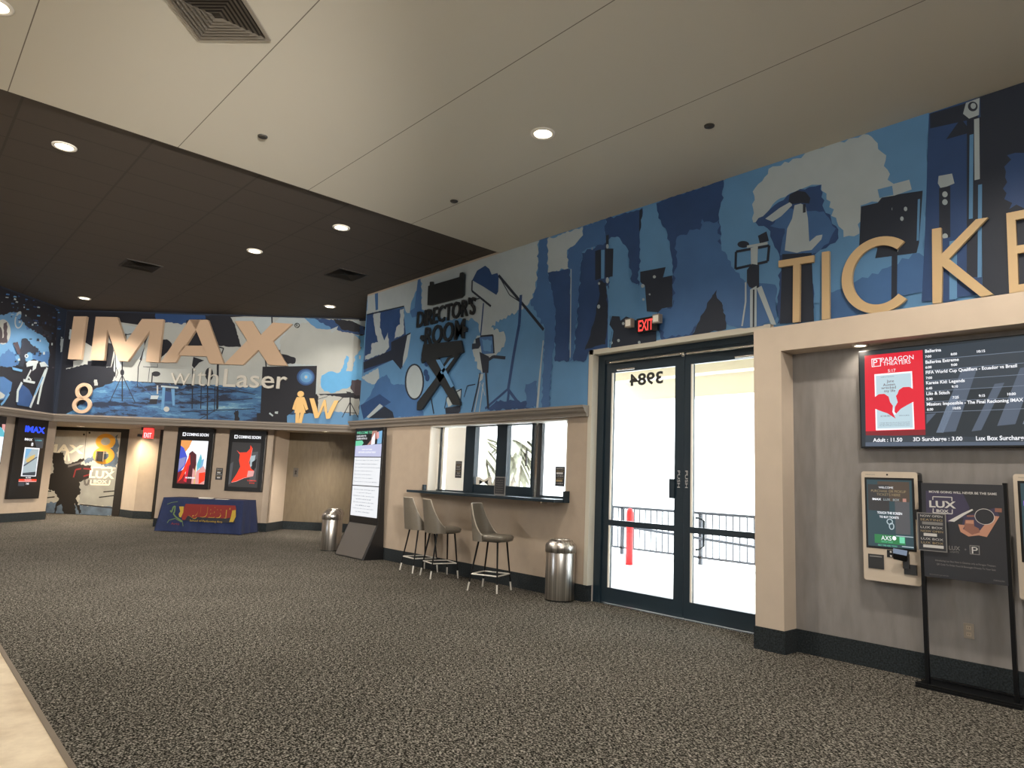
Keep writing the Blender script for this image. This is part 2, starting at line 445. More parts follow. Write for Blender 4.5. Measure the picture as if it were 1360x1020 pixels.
# ------------------------------------------------------------------ the room
FA = Frame((6.9, 0, 0), (0, -1, 0))           # long wall with the window, doors and ticket alcove
FI = Frame((11.1, 11.1, 0), (1, -1, 0))       # diagonal mural wall
FN = Frame((0, 16.5, 0), (1, 1, 0))           # mural wall turning towards the camera on the left
FP = Frame((12.05, 12.05, 0), (1, -1, 0))     # lower wall with the two posters
FK = Frame((0, 18.35, 0), (1, 1, 0))          # lower wall with the tall display
FR = Frame((12.8, 12.8, 0), (1, -1, 0))       # recessed wall behind the totem
FD = Frame((14.0, 14.0, 0), (1, -1, 0))       # auditorium doors
FX = Frame((13.65, 13.65, 0), (1, -1, 0))     # wall under the far exit sign
CEIL, SOF = 5.08, 2.52

def slab(F, name, poly_sh, o0, o1, m):
    b = MB(); b.prism(F, poly_sh, o0, o1, m); return struct(name, b)
def wall_between(name, a, b, h0, h1, m, thick=0.15):
    """wall whose visible face runs from a to b (left to right as seen)"""
    F = Frame((a[0], a[1], 0), (b[0] - a[0], b[1] - a[1], 0))
    L = math.hypot(b[0] - a[0], b[1] - a[1])
    k = MB(); k.fbox(F, 0, L, h0, h1, -thick, 0, m)
    return struct(name, k)

# floor
f = MB(); f.box((0.88, -7, -0.12), (7.12, 30, 0), 'carpet'); f.box((7.12, 12.3, -0.12), (9.9, 30, 0), 'carpet'); struct('floor_carpet', f)
f = MB(); f.box((-8, -7, -0.12), (0.88, 30, 0.0), 'cream_tile'); struct('floor_tile', f)
f = MB(); f.box((0.87, -7, 0.0), (0.90, 30, 0.007), 'edge_trim'); struct('trim_floor_edge', f)
# ceilings: pale panels over the front of the lobby, dark tiles beyond
c = MB(); c.box((-8, -7, CEIL), (6.3, 8.15, CEIL + 0.2), 'ceiling_white'); c.box((6.3, -7, CEIL), (7.3, 8.15, CEIL + 0.2), 'ceiling_plain'); struct('ceiling_panels', c)
c = MB(); c.box((-10, 8.15, CEIL + 0.035), (7.3, 30, CEIL + 0.2), 'ceiling_dark'); c.box((7.3, 12.25, CEIL + 0.035), (9.9, 30, CEIL + 0.2), 'ceiling_dark'); struct('ceiling_tiles', c)
# long wall
w = MB()
w.box((6.9, 6.165, 0), (7.2, 6.55, 5.2), 'tan_paint'); w.box((6.9, 9.79, 0), (7.2, 12.25, 5.2), 'tan_paint')
w.box((6.9, 6.55, 0), (7.2, 9.79, 1.25), 'tan_paint'); w.box((6.9, 6.55, 2.37), (7.2, 9.79, 5.2), 'tan_paint')
w.box((6.9, 3.72, 3.24), (7.2, 6.165, 5.2), 'tan_paint'); w.box((6.9, -7, 0), (7.2, 3.72, 5.2), 'tan_paint')
struct('wall_right', w)
w = MB()   # end of the long wall and the outer wall that closes the recess behind it
for m_, o_ in (('tan_paint', 0.0), ('outdoor_stucco', -.15)):
    for h_ in (0,):
        F_ = Frame((9.6, 16.4, 0), (7.2 - 9.6, 12.25 - 16.4, 0)); w.fbox(F_, -.3, math.hypot(2.4, 4.15), 0, 5.2, o_ - .15, o_, m_)
struct('wall_recess_outer', w)
w = MB(); w.box((6.70, -7, 0), (6.9, 3.27, 2.88), 'grey_paper'); struct('wall_ticket_alcove', w)
w = MB(); w.box((6.46, 3.27, 0), (6.9, 3.56, 2.88), 'cream_paint'); w.box((6.46, -7, 2.88), (6.9, 3.56, 3.13), 'cream_paint')
struct('wall_ticket_portal', w)
# unseen rest of the lobby behind the camera
w = MB(); w.box((-8.15, -7, 0), (-8, 9, 5.2), 'tan_paint'); struct('wall_left', w)
w = MB(); w.box((-8, -7.15, 0), (7.2, -7, 5.2), 'tan_paint'); struct('wall_back', w)
# upper mural walls, standing on the soffit over the entrances
w = MB(); w.fbox(FI, -11.67, -4.05, SOF + 0.05, 5.2, -0.2, 0, 'm_navy'); struct('wall_diagonal_upper', w)
w = MB(); w.fbox(FN, -16, 4.03, SOF + 0.05, 5.2, -0.2, 0, 'm_navy'); struct('wall_far_left_upper', w)
# soffit
s_ = MB()
FT = Frame((0, 0, 0), (1, 0, 0))
pl = [(-8.5, 8), (2.85, 19.35), (8.25, 13.95), (9.7, 16.5), (9.7, 30), (-10, 30), (-10, 8)]
tri = tessellate_polygon([[Vector((p[0], p[1], 0)) for p in pl]])
for z, fl in ((SOF, True), (SOF + 0.06, False)):
    s_.add([(p[0], p[1], z) for p in pl], [t if not fl else t[::-1] for t in tri], 'soffit_paint')
struct('ceiling_soffit', s_)
# lower far walls
wall_between('wall_far_left', (-8, 10.35), (3.3, 21.65), 0, SOF, 'tan_paint')
wall_between('wall_door_recess_left', (3.3, 21.65), (3.62, 24.4), 0, SOF, 'tan_paint')
wall_between('wall_door_recess_back', (3.5, 24.5), (5.32, 22.68), 0, SOF, 'd_black', 0.1)
wall_between('wall_door_recess_right', (5.27, 22.73), (5.43, 21.87), 0, SOF, 'cream_paint')
wall_between('wall_exit', (5.43, 21.87), (5.80, 21.50), 0, SOF, 'tan_paint')
wall_between('wall_corridor_black', (5.80, 21.50), (8.0, 19.30), 0, SOF, 'd_black')  # black wall piece set across the corridor opening beside the posters
w = MB(); w.fbox(FP, (5.18 - 18.92) / R2, (7.19 - 16.91) / R2, 0, SOF, -0.15, 0, 'tan_paint'); struct('wall_posters', w)
wall_between('wall_posters_side', (7.19, 16.91), (7.94, 17.66), 0, SOF, 'cream_paint')
w = MB(); w.fbox(FR, (7.94 - 17.66) / R2, -4.8, 0, SOF, -0.15, 0, 'bronze_paper'); struct('wall_restroom_recess', w)

# ledges
def ledge(name, F, s0, s1, h0, h1, d, m='ledge_paint'):
    k = MB()
    H = h1 - h0
    prof = [(0, h0), (d * 0.45, h0), (d * 0.5, h0 + H * .28), (d * .8, h0 + H * .5), (d * .85, h0 + H * .72), (d, h0 + H * .78), (d, h1), (0, h1)]
    n = len(prof)
    vs = [F.P(s0, p[1], p[0]) for p in prof] + [F.P(s1, p[1], p[0]) for p in prof]
    k.add(vs, [(i, n + i, n + (i + 1) % n, (i + 1) % n) for i in range(n)] + [tuple(range(n)), tuple(range(n, 2 * n))[::-1]], m)
    return struct(name, k)
ledge('trim_wall_ledge', FA, -12.42, -6.16, 2.385, 2.53, 0.14)
ledge('trim_diagonal_ledge', FI, -11.67 - 0.08, -4.05, 2.43, 2.60, 0.12)
ledge('trim_far_left_ledge', FN, -14, 4.03 + 0.08, 2.43, 2.60, 0.12)
# baseboards
def base(name, a, b, m='base_carpet', h=0.21):
    F = Frame((a[0], a[1], 0), (b[0] - a[0], b[1] - a[1], 0)); L = math.hypot(b[0] - a[0], b[1] - a[1])
    k = MB(); k.fbox(F, -0.012, L + 0.012, 0, h, -0.002, 0.014, m); struct(name, k)
base('baseboard_right', (6.9, 12.25), (6.9, 6.165)); base('baseboard_right_corner', (6.9, 6.165), (7.0, 6.165))
base('baseboard_column_front', (6.46, 3.56), (6.46, 3.27)); base('baseboard_column_side', (6.46, 3.27), (6.70, 3.27))
base('baseboard_ticket_alcove', (6.70, 3.27), (6.70, -7)); base('baseboard_recess', (7.94, 17.66), (9.3, 16.3))
base('baseboard_posters', (5.18, 18.92), (7.19, 16.91)); base('baseboard_posters_side', (7.19, 16.91), (7.94, 17.66))
base('baseboard_far_left', (-8, 10.35), (3.3, 21.65)); base('baseboard_exit', (5.43, 21.87), (5.80, 21.50)); base('baseboard_door_recess', (5.27, 22.73), (5.43, 21.87))
# pale lining of the door opening
k = MB(); k.box((6.885, 6.115, 0.21), (7.2, 6.18, 3.28), 'jamb_paint'); k.box((6.885, 3.60, 3.215), (7.2, 6.18, 3.28), 'jamb_paint'); struct('trim_door_opening', k)

# ------------------------------------------------------------------ murals
class Mural:
    """printed wall covering: each ink is laid a hair above the one below"""
    def __init__(s, F, cr, s0, s1, h0, h1, step=0.00015):
        s.F = F; s.cr = cr; s.lim = (s0, s1, h0, h1); s.mb = MB(); s.o = 0.002; s.step = step; s.k = 0
    def cl(s, p):
        a, b, c, d = s.lim
        if s.F is FA and p[0] > -6.20: c = 3.27 if p[0] < -3.56 else 3.0   # over the doors, over the portal
        return (min(max(p[0], a), b), min(max(p[1], c), d))
    def pts(s, P):
        return [s.F.S(*s.cr(x, y)) for x, y in P]
    def p(s, m, P, j=0.0, step=0.045):
        q = s.pts(P); s.k += 1
        if j: q = jag(q, j * 1.35, step, s.k)
        q = [s.cl(a) for a in q]
        s.mb.flat(s.F, q, s.o, m); s.o += s.step
    def l(s, m, P, w=0.03):
        """stroke of a given width in metres"""
        q = s.pts(P)
        for a, b in zip(q, q[1:]):
            dx, dy = b[0] - a[0], b[1] - a[1]; L = math.hypot(dx, dy) or 1; nx, ny = -dy / L * w / 2, dx / L * w / 2
            c = [s.cl(t) for t in ((a[0] + nx, a[1] + ny), (b[0] + nx, b[1] + ny), (b[0] - nx, b[1] - ny), (a[0] - nx, a[1] - ny))]
            s.mb.flat(s.F, c, s.o, m)
        s.o += s.step
    def e(s, m, c, rx, ry, n=24, rot=0):
        P = []
        for i in range(n):
            a = 2 * math.pi * i / n; x = rx * math.cos(a); y = ry * math.sin(a); r = math.radians(rot)
            P.append((c[0] + x * math.cos(r) - y * math.sin(r), c[1] + x * math.sin(r) + y * math.cos(r)))
        s.p(m, P)
def mural_done(M, name): return struct(name, M.mb)

# -- mural on the long wall, left of the doors (pixel outlines are turned into metres on the wall)
A1 = crop(470, 340, 4.636)
M = Mural(FA, A1, -12.25, 7.0, 2.5, CEIL)
for a_, b_, c_ in ((-12.25, -6.2, 2.5), (-6.19, -3.57, 3.27), (-3.57, 7.0, 3.0)): M.mb.flat(FA, [(a_, c_), (b_, c_), (b_, CEIL), (a_, CEIL)], 0.002, 'm_sky')
M.o += M.step
# zone clipped above the doors and portal is covered by the frames in front of it
M.p('m_grey', [(85, 240), (410, 130), (410, 190), (375, 230), (350, 310), (345, 350), (322, 345), (312, 312), (80, 360)], .02)
M.p('m_grey', [(415, 130), (820, -10), (1140, -130), (1135, 60), (1120, 200), (1080, 290), (1000, 350), (900, 390), (845, 440), (930, 480), (925, 560), (860, 610), (800, 720), (770, 700), (735, 600), (740, 520), (785, 480), (770, 420), (740, 395), (560, 380), (420, 330)], .025)
M.p('m_deep', [(80, 360), (310, 318), (310, 370), (320, 480), (300, 690), (240, 640), (60, 720)])
M.p('m_grey', [(120, 360), (165, 350), (160, 440), (190, 520), (210, 470), (218, 560), (185, 600), (70, 640), (70, 615), (105, 600), (110, 540), (150, 530), (130, 450)], .012)
M.p('m_grey', [(285, 330), (310, 322), (308, 480), (250, 510), (262, 440), (285, 420)], .01)
M.l('m_navy', [(80, 362), (310, 310)], .03)
M.p('m_navy', [(60, 655), (230, 580), (230, 530), (350, 470), (325, 600), (290, 700), (240, 640), (60, 700)])
M.p('m_grey', [(330, 490), (352, 478), (330, 620), (300, 680), (305, 620)])
M.p('m_sky', [(50, 740), (240, 650), (260, 700), (320, 720), (330, 900), (240, 1000), (40, 1010)])
M.p('m_grey', [(45, 750), (150, 690), (160, 780), (110, 790)], .01)
M.p('m_blue', [(150, 760), (200, 730), (240, 790), (330, 790), (420, 880), (430, 985), (230, 995), (90, 1000), (40, 930), (100, 860)], .012)
M.p('m_deep', [(40, 920), (160, 850), (230, 900), (60, 1005)])
M.p('m_grey', [(80, 990), (160, 910), (180, 925), (95, 1000)])
M.p('m_navy', [(90, 1000), (190, 925), (240, 960), (250, 1000)])
M.e('m_navy', (374, 775), 60, 112); M.e('m_grey', (374, 775), 50, 102)
M.p('m_blue', [(130, 230), (150, 225), (150, 330), (135, 335)])
M.p('m_blue', [(395, 145), (412, 140), (418, 330), (430, 360), (360, 380), (345, 340), (375, 320), (385, 230)])
# lamp and stand
M.p('m_deep', [(730, 150), (760, 90), (810, 60), (835, 80), (850, 115), (885, 105), (893, 125), (890, 220), (878, 240), (800, 190)])
M.p('m_grey', [(735, 160), (800, 195), (875, 240), (830, 290), (730, 215)])
M.l('m_navy', [(730, 150), (728, 215), (845, 310)], .035); M.l('m_navy', [(893, 120), (1035, 290), (1170, 455)], .045)
M.l('m_navy', [(893, 120), (960, 240), (1020, 280)], .015); M.l('m_navy', [(728, 270), (775, 262)], .02)
M.l('m_deep', [(1030, 240), (1020, 420), (985, 610), (950, 830)], .06); M.l('m_deep', [(800, 290), (782, 490)], .03)
M.l('m_deep', [(950, 820), (810, 940)], .04); M.l('m_deep', [(950, 820), (1010, 900)], .05); M.l('m_deep', [(955, 830), (945, 940)], .05)
M.l('m_sky', [(1060, 330), (1010, 530)], .012)
M.p('m_deep', [(850, 920), (880, 890), (990, 890), (1100, 900), (1110, 935), (820, 950)], .015)
M.p('m_blue', [(1060, 790), (1130, 770), (1125, 930), (1060, 930)], .02)
M.p('m_grey', [(1165, 520), (1172, 520), (1160, 640), (1138, 935), (1125, 935), (1140, 760)])
# camera on tripod
M.p('m_navy', [(750, 510), (790, 495), (790, 540), (770, 570), (728, 575), (730, 540), (752, 538)])
M.p('m_blue', [(775, 500), (860, 490), (865, 600), (790, 605)]); M.l('m_navy', [(780, 495), (858, 488), (865, 600)], .03)
M.p('m_sky', [(790, 510), (850, 520), (845, 590), (800, 580)], .01)
M.l('m_navy', [(830, 640), (860, 620), (935, 628)], .05); M.p('m_navy', [(775, 590), (835, 620), (830, 720), (795, 720)])
M.p('m_grey', [(870, 520), (895, 515), (890, 590), (870, 590)], .008)
M.p('m_grey', [(770, 730), (800, 725), (795, 760), (770, 780)])
M.l('m_navy', [(780, 720), (765, 800), (728, 960)], .03); M.l('m_navy', [(815, 720), (830, 940)], .045); M.l('m_navy', [(750, 790), (700, 800), (680, 870)], .015)
M.l('m_grey', [(780, 780), (745, 960)], .02); M.l('m_grey', [(800, 780), (775, 960)], .02); M.l('m_grey', [(790, 790), (810, 860)], .012)
# things beside the folding chair
M.p('m_grey', [(595, 830), (665, 820), (655, 890), (585, 930), (570, 880)]); M.p('m_navy', [(565, 935), (660, 920), (650, 968), (568, 972)])
M.l('m_navy', [(470, 830), (495, 972)], .03); M.l('m_navy', [(560, 940), (575, 870), (665, 820), (655, 960)], .02)
for q in ((430, 640), (450, 660), (445, 720), (455, 750)): M.e('m_deep', q, 14, 22)
# right part of this crop
M.p('m_blue', [(1140, -130), (1200, -160), (1195, 90), (1215, 200), (1245, 320), (1250, 500), (1225, 640), (1205, 935), (1160, 935), (1170, 700), (1175, 520), (1180, 450), (1090, 290), (1130, 190)], .02)
# -- next part, above the doors
M.cr = crop(700, 240, 4.0)
M.p('m_blue', [(85, 318), (112, 312), (112, 490), (90, 500), (70, 440), (70, 360)], .015)
M.p('m_grey', [(110, 312), (305, 245), (300, 290), (265, 330), (240, 360), (215, 370), (220, 468), (112, 487)], .02)
M.p('m_blue', [(300, 245), (420, 205), (420, 340), (360, 350), (295, 380), (280, 560), (250, 950), (230, 960), (238, 470), (218, 460), (220, 370), (270, 325), (300, 290)], .018)
M.p('m_deep', [(112, 490), (230, 470), (235, 700), (225, 960), (150, 960), (155, 700), (130, 560)], .012)
M.l('m_grey', [(237, 470), (232, 940)], .018)
M.p('m_deep', [(295, 385), (420, 330), (440, 420), (440, 960), (250, 960), (280, 600)], .018)
M.p('m_deep', [(420, 205), (615, 145), (610, 280), (595, 560), (560, 540), (545, 440), (535, 360), (490, 300), (450, 300), (425, 330)], .02)
M.p('m_navy', [(600, 160), (615, 150), (612, 270), (598, 270)])
M.p('m_sky', [(450, 300), (495, 305), (535, 360), (545, 500), (580, 590), (578, 720), (440, 720), (440, 500), (465, 400)], .015)
M.p('m_sky', [(617, 150), (690, 125), (700, 200), (740, 270), (775, 420), (775, 500), (735, 500), (735, 470), (605, 475), (600, 290)], .015)
M.p('m_deep', [(690, 122), (1045, -5), (1035, 480), (870, 840), (720, 850), (690, 780), (700, 690), (775, 670), (775, 420), (745, 270), (700, 200)], .012)
M.p('m_blue', [(800, 300), (1030, 200), (1030, 560), (960, 700), (880, 800), (740, 840), (700, 700), (780, 660)], .03)
M.p('m_navy', [(1010, 555), (1030, 600), (1045, 700), (1060, 790), (870, 845), (925, 720), (960, 650), (985, 620)], .02)
# lamp heads and stands
M.p('m_navy', [(365, 375), (395, 365), (395, 520), (365, 530)]); M.p('m_sky', [(397, 370), (415, 368), (413, 520), (397, 522)]); M.p('m_navy', [(418, 362), (462, 362), (458, 510), (418, 515)])
M.l('m_navy', [(430, 290), (428, 360)], .05); M.e('m_grey', (430, 350), 7, 12)
M.p('m_navy', [(385, 530), (425, 545), (430, 700), (420, 870), (310, 900), (340, 820), (370, 700), (390, 600)], .01)
M.e('m_grey', (384, 670), 8, 11); M.e('m_grey', (386, 547), 6, 7); M.e('m_grey', (430, 530), 8, 16); M.l('m_sky', [(428, 560), (440, 640), (436, 900)], .03)
M.p('m_navy', [(605, 485), (740, 460), (725, 515), (775, 505), (775, 670), (720, 680), (700, 700), (640, 695), (630, 560), (605, 540)])
for q, r in (((618, 560), 10), ((622, 632), 7), ((680, 512), 8), ((655, 605), 5)): M.e('m_grey', q, r, r)
M.l('m_sky', [(605, 540), (612, 640), (606, 740)], .02); M.l('m_sky', [(590, 550), (585, 700)], .03)
M.p('m_navy', [(455, 720), (495, 722), (500, 745), (530, 722), (600, 750), (690, 760), (690, 870), (440, 905), (455, 800), (440, 770)])
for q in ((515, 760), (452, 862), (490, 850), (600, 860)): M.e('m_grey', q, 7, 8)
M.l('m_sky', [(440, 770), (460, 800), (445, 900)], .02)
# above the portal
M.cr = crop(940, 110, 3.09)
M.p('m_sky', [(75, 390), (910, 120), (905, 440), (880, 760), (850, 850), (610, 900), (480, 900), (240, 900), (110, 790), (60, 690), (50, 560)], .015)
M.p('m_grey', [(270, 345), (640, 212), (700, 250), (735, 300), (740, 400), (780, 430), (770, 480), (630, 505), (625, 620), (560, 635), (540, 590), (490, 480), (470, 420), (430, 420), (380, 440), (320, 470), (270, 500), (240, 560), (190, 575), (185, 500), (200, 430)], .02)
M.p('m_blue', [(490, 860), (580, 830), (760, 750), (870, 700), (900, 760), (880, 860), (610, 960), (490, 980)], .02)
M.p('m_blue', [(60, 690), (160, 820), (280, 830), (290, 960), (210, 1010), (80, 990), (40, 850), (0, 900), (-20, 560)], .02)
M.p('m_deep', [(910, 130), (1120, 60), (1120, 540), (1130, 870), (880, 900), (895, 600)])
M.p('m_navy', [(1120, 60), (1700, -150), (1700, 900), (1130, 880), (1125, 500)])
M.p('m_deep', [(1230, 300), (1330, 260), (1330, 500), (1240, 520)], .03)
M.p('m_navy', [(1050, 90), (1120, 60), (1110, 150), (1050, 160), (1085, 205), (980, 235), (1030, 165), (915, 190), (915, 130)])
M.p('m_grey', [(1062, 85), (1118, 65), (1115, 135), (1075, 150), (1050, 130)]); M.e('m_navy', (1090, 100), 20, 20); M.e('m_grey', (1092, 98), 11, 12)
M.l('m_navy', [(1095, 150), (1095, 800)], .11); M.l('m_grey', [(1106, 150), (1108, 400)], .04); M.l('m_sky', [(1085, 215), (1082, 560)], .03); M.l('m_sky', [(1120, 420), (1118, 800)], .03)
M.p('m_grey', [(950, 385), (1005, 375), (1015, 415), (960, 438), (947, 415)]); M.l('m_navy', [(975, 430), (975, 640)], .09)
for q in ((976, 460), (976, 492), (977, 632)): M.e('m_grey', q, 11, 12)
M.l('m_deep', [(975, 640), (980, 900)], .14); M.l('m_sky', [(1010, 650), (1010, 890)], .06)
# reflector boards
M.p('m_navy', [(632, 510), (700, 495), (720, 470), (885, 445), (870, 660), (860, 700), (690, 722), (700, 680), (625, 670)])
M.p('m_grey', [(700, 435), (830, 400), (840, 440), (770, 465), (708, 475)]); M.p('m_sky', [(700, 440), (760, 425), (765, 462), (708, 475)])
for q in ((765, 520), (770, 575), (778, 690), (765, 850), (800, 560), (815, 520)): M.e('m_grey', q, 7, 9)
M.l('m_navy', [(772, 500), (768, 900)], .05); M.l('m_sky', [(870, 480), (865, 650)], .02)
# figure in jacket with raised arm
M.p('m_deep', [(200, 575), (260, 520), (330, 465), (420, 430), (470, 420), (480, 520), (530, 590), (540, 640), (490, 680), (430, 720), (440, 980), (290, 990), (300, 720), (250, 600)], .015)
M.p('m_blue', [(330, 520), (480, 530), (530, 600), (500, 660), (450, 700), (300, 710), (320, 600), (260, 590)], .01)
M.p('m_grey', [(240, 560), (300, 515), (345, 490), (350, 505), (305, 550), (270, 572)])
M.p('m_navy', [(335, 490), (340, 462), (370, 445), (405, 450), (425, 475), (420, 498), (385, 495), (350, 500)])
M.p('m_grey', [(360, 505), (385, 498), (405, 505), (415, 560), (420, 650), (430, 680), (370, 700), (320, 690), (330, 600), (350, 560)])
M.p('m_grey', [(420, 655), (450, 630), (475, 625), (470, 645), (430, 688), (380, 695)]); M.l('m_navy', [(400, 500), (400, 535)], .03)
M.p('m_navy', [(310, 705), (430, 700), (440, 980), (300, 990)])
# camera on tripod
M.l('m_navy', [(120, 695), (118, 765), (250, 735), (256, 670), (120, 695)], .03); M.e('m_navy', (150, 665), 24, 14); M.p('m_navy', [(210, 630), (245, 612), (255, 650), (218, 662)])
M.p('m_grey', [(180, 680), (210, 670), (208, 750), (182, 752)]); M.l('m_grey', [(165, 675), (250, 660)], .03)
M.p('m_navy', [(165, 770), (185, 745), (215, 750), (215, 840), (200, 850), (175, 840), (165, 820)])
M.p('m_grey', [(178, 850), (205, 835), (205, 1010), (178, 1015)]); M.l('m_grey', [(215, 840), (275, 1000)], .06); M.l('m_grey', [(160, 820), (160, 900), (145, 1000)], .02)
M.l('m_navy', [(193, 850), (192, 1010)], .02)
FAM = mural_done(M, 'wall_right_mural')

# -- mural on the diagonal wall
M = Mural(FI, crop(0, 380, 5.2308), -11.66, -4.1, 2.55, CEIL)
M.p('m_black', [(380, 100), (2700, 100), (2700, 1010), (380, 1010)])
M.p('m_pale', [(830, 250), (1000, 275), (1250, 240), (1700, 190), (2500, 180), (2520, 740), (1560, 770), (1560, 690), (1000, 665), (780, 660), (790, 560), (800, 470), (780, 300)])
M.p('m_grey', [(830, 262), (980, 290), (1010, 500), (880, 520), (790, 600), (800, 430)])
M.p('m_deep', [(1080, 190), (1360, 170), (1500, 170), (1700, 155), (1700, 175), (1400, 240), (1250, 265), (1150, 250), (1085, 240)], .015)
M.p('m_grey', [(485, 300), (520, 300), (520, 370), (480, 370)], .01)
M.p('m_pale', [(560, 410), (590, 390), (640, 420), (640, 560), (740, 575), (740, 500), (720, 500), (720, 340), (745, 330), (765, 380), (800, 470), (770, 580), (610, 570), (510, 560), (510, 520), (560, 510)])
M.l('m_pale', [(460, 575), (540, 560), (600, 565)], .03)
M.p('m_black', [(460, 580), (600, 545), (790, 570), (800, 620), (770, 680), (640, 720), (600, 780), (460, 780)], .015)
M.p('m_black', [(735, 390), (775, 400), (790, 450), (770, 560), (720, 560), (718, 430)])
M.p('m_black', [(610, 520), (640, 520), (640, 570), (608, 570)]); M.p('m_pale', [(655, 650), (675, 650), (680, 690), (655, 692)], .01)
M.p('m_waves', [(600, 760), (660, 715), (760, 680), (800, 655), (900, 662), (1150, 680), (1250, 690), (1560, 690), (2100, 700), (2100, 960), (440, 900), (600, 800)], .015)
M.l('m_black', [(800, 450), (805, 560), (800, 630)], .02); M.l('m_black', [(805, 560), (820, 600), (805, 640)], .015)
# stands
def tripod(M, x, y0, y1, w=90, m='m_black', t=.03):
    M.l(m, [(x, y0), (x, y1)], t); ym = y0 + (y1 - y0) * .35
    M.l(m, [(x, ym), (x - w, y1 + 10)], t * .6); M.l(m, [(x, ym), (x + w, y1 + 10)], t * .6); M.l(m, [(x - w * .8, y1 - 25), (x + w * .8, y1 - 20)], t * .5)
tripod(M, 850, 520, 800); M.e('m_black', (850, 600), 14, 22)
M.l('m_black', [(875, 330), (875, 380)], .03); M.l('m_black', [(830, 345), (930, 330)], .02)
M.p('m_black', [(1120, 370), (1160, 370), (1195, 400), (1190, 430), (1150, 470), (1110, 510), (1105, 430)], .01)
M.p('m_black', [(1010, 400), (1030, 350), (1030, 310), (1000, 340), (1005, 420), (970, 510), (985, 520)])
M.l('m_black', [(985, 500), (962, 560), (955, 700)], .02); M.l('m_black', [(995, 560), (1095, 565)], .012); M.l('m_black', [(1095, 540), (1095, 565)], .012); M.l('m_black', [(1040, 570), (1030, 665)], .012)
M.l('m_deep', [(960, 670), (900, 740)], .015); M.l('m_deep', [(960, 670), (1060, 760)], .015)
M.e('m_black', (1085, 610), 30, 18); M.l('m_black', [(1060, 600), (1055, 670)], .03); M.l('m_pale', [(1095, 690), (1095, 750)], .035)
M.p('m_grey', [(1050, 760), (1105, 760), (1095, 785), (1045, 785)]); M.p('m_black', [(1045, 785), (1095, 785), (1090, 820), (1035, 820)])
M.p('m_grey', [(1120, 690), (1240, 700), (1240, 712), (1120, 702)]); M.p('m_deep', [(1140, 735), (1195, 735), (1195, 800), (1140, 800)]); M.p('m_sky', [(1130, 700), (1150, 705), (1140, 860), (1120, 860)]); M.p('m_sky', [(1190, 715), (1215, 715), (1215, 830), (1200, 830)])
M.e('m_pale', (1158, 855), 20, 18)
# centre and right
M.cr = crop(240, 390, 5.2308)
M.p('m_black', [(170, 150), (340, 150), (380, 220), (420, 370), (350, 370), (260, 360), (200, 260)], .01)
M.p('m_black', [(40, 185), (215, 175), (265, 370), (20, 380)], .01)
M.p('m_grey', [(385, 170), (640, 155), (640, 205), (560, 280), (495, 190), (380, 190)]); M.p('m_black', [(630, 155), (640, 155), (640, 215), (632, 215)])
M.p('m_grey', [(640, 215), (690, 160), (900, 170), (960, 330), (1030, 560), (940, 700), (900, 640), (700, 480), (645, 360)])
M.p('m_pale', [(700, 480), (690, 330), (760, 230), (880, 200), (1060, 240), (1240, 300), (1250, 400), (1180, 430), (1140, 550), (980, 560), (960, 700), (1240, 730), (1240, 860), (960, 840), (940, 500)], .015)
M.p('m_sky', [(860, 170), (1000, 175), (1060, 190), (1080, 250), (1010, 250), (940, 240), (900, 210)], .01)
M.p('m_deep', [(930, 175), (1100, 180), (1270, 200), (1280, 290), (1150, 270), (1060, 250), (1000, 215)], .015); M.p('m_black', [(1060, 180), (1200, 190), (1250, 220), (1240, 270), (1120, 250)], .01)
M.p('m_grey', [(1040, 250), (1095, 225), (1085, 250), (1050, 275)]); M.p('m_grey', [(1190, 190), (1300, 190), (1300, 235), (1260, 225)])
M.p('m_bright', [(1200, 285), (1290, 290), (1290, 600), (1260, 620), (1140, 660), (1060, 690), (1000, 680), (975, 640), (980, 570), (1040, 540), (1100, 550), (1130, 500), (1150, 430), (1170, 440), (1150, 540), (1190, 540), (1215, 430), (1250, 390), (1250, 320)], .015)
M.p('m_pale', [(1240, 430), (1252, 430), (1250, 455), (1240, 455)]); M.p('m_plum', [(1190, 600), (1230, 595), (1290, 610), (1290, 710), (1220, 710), (1180, 660)], .01)
M.p('m_sky', [(730, 840), (960, 830), (1060, 815), (1250, 850), (1250, 930), (730, 905)], .015)
tripod(M, 1178, 700, 850, 55)
M.p('m_black', [(1150, 680), (1185, 685), (1180, 700), (1160, 700)]); M.l('m_black', [(1150, 700), (1060, 790)], .015); M.l('m_black', [(1020, 715), (900, 750)], .012)
M.p('m_black', [(570, 508), (948, 502), (938, 730), (880, 740), (740, 850), (740, 900), (530, 890), (530, 830), (555, 830)])
M.e('m_deep', (870, 580), 62, 58); M.e('m_blue', (872, 580), 52, 48); M.e('m_sky', (873, 580), 40, 37); M.e('m_bright', (874, 580), 18, 17); M.e('m_pale', (872, 580), 10, 11)
M.p('m_grey', [(620, 825), (645, 845), (640, 855), (615, 835)]); M.p('m_grey', [(655, 820), (678, 818), (676, 836), (655, 832)])
M.p('m_black', [(700, 420), (735, 425), (800, 450), (795, 485), (745, 490), (700, 455)], .01); M.l('m_black', [(690, 390), (695, 440)], .02); M.l('m_black', [(590, 440), (595, 510)], .03)
M.p('m_black', [(90, 440), (165, 465), (130, 480), (95, 520), (80, 500)]); M.e('m_black', (200, 560), 28, 45)
for x, a, b_, t in ((85, 520, 800, .025), (190, 570, 880, .03), (260, 490, 800, .05), (240, 650, 820, .02), (145, 620, 800, .02)): M.l('m_black', [(x, a), (x - 4, b_)], t)
M.l('m_black', [(260, 370), (300, 380), (280, 440)], .03)
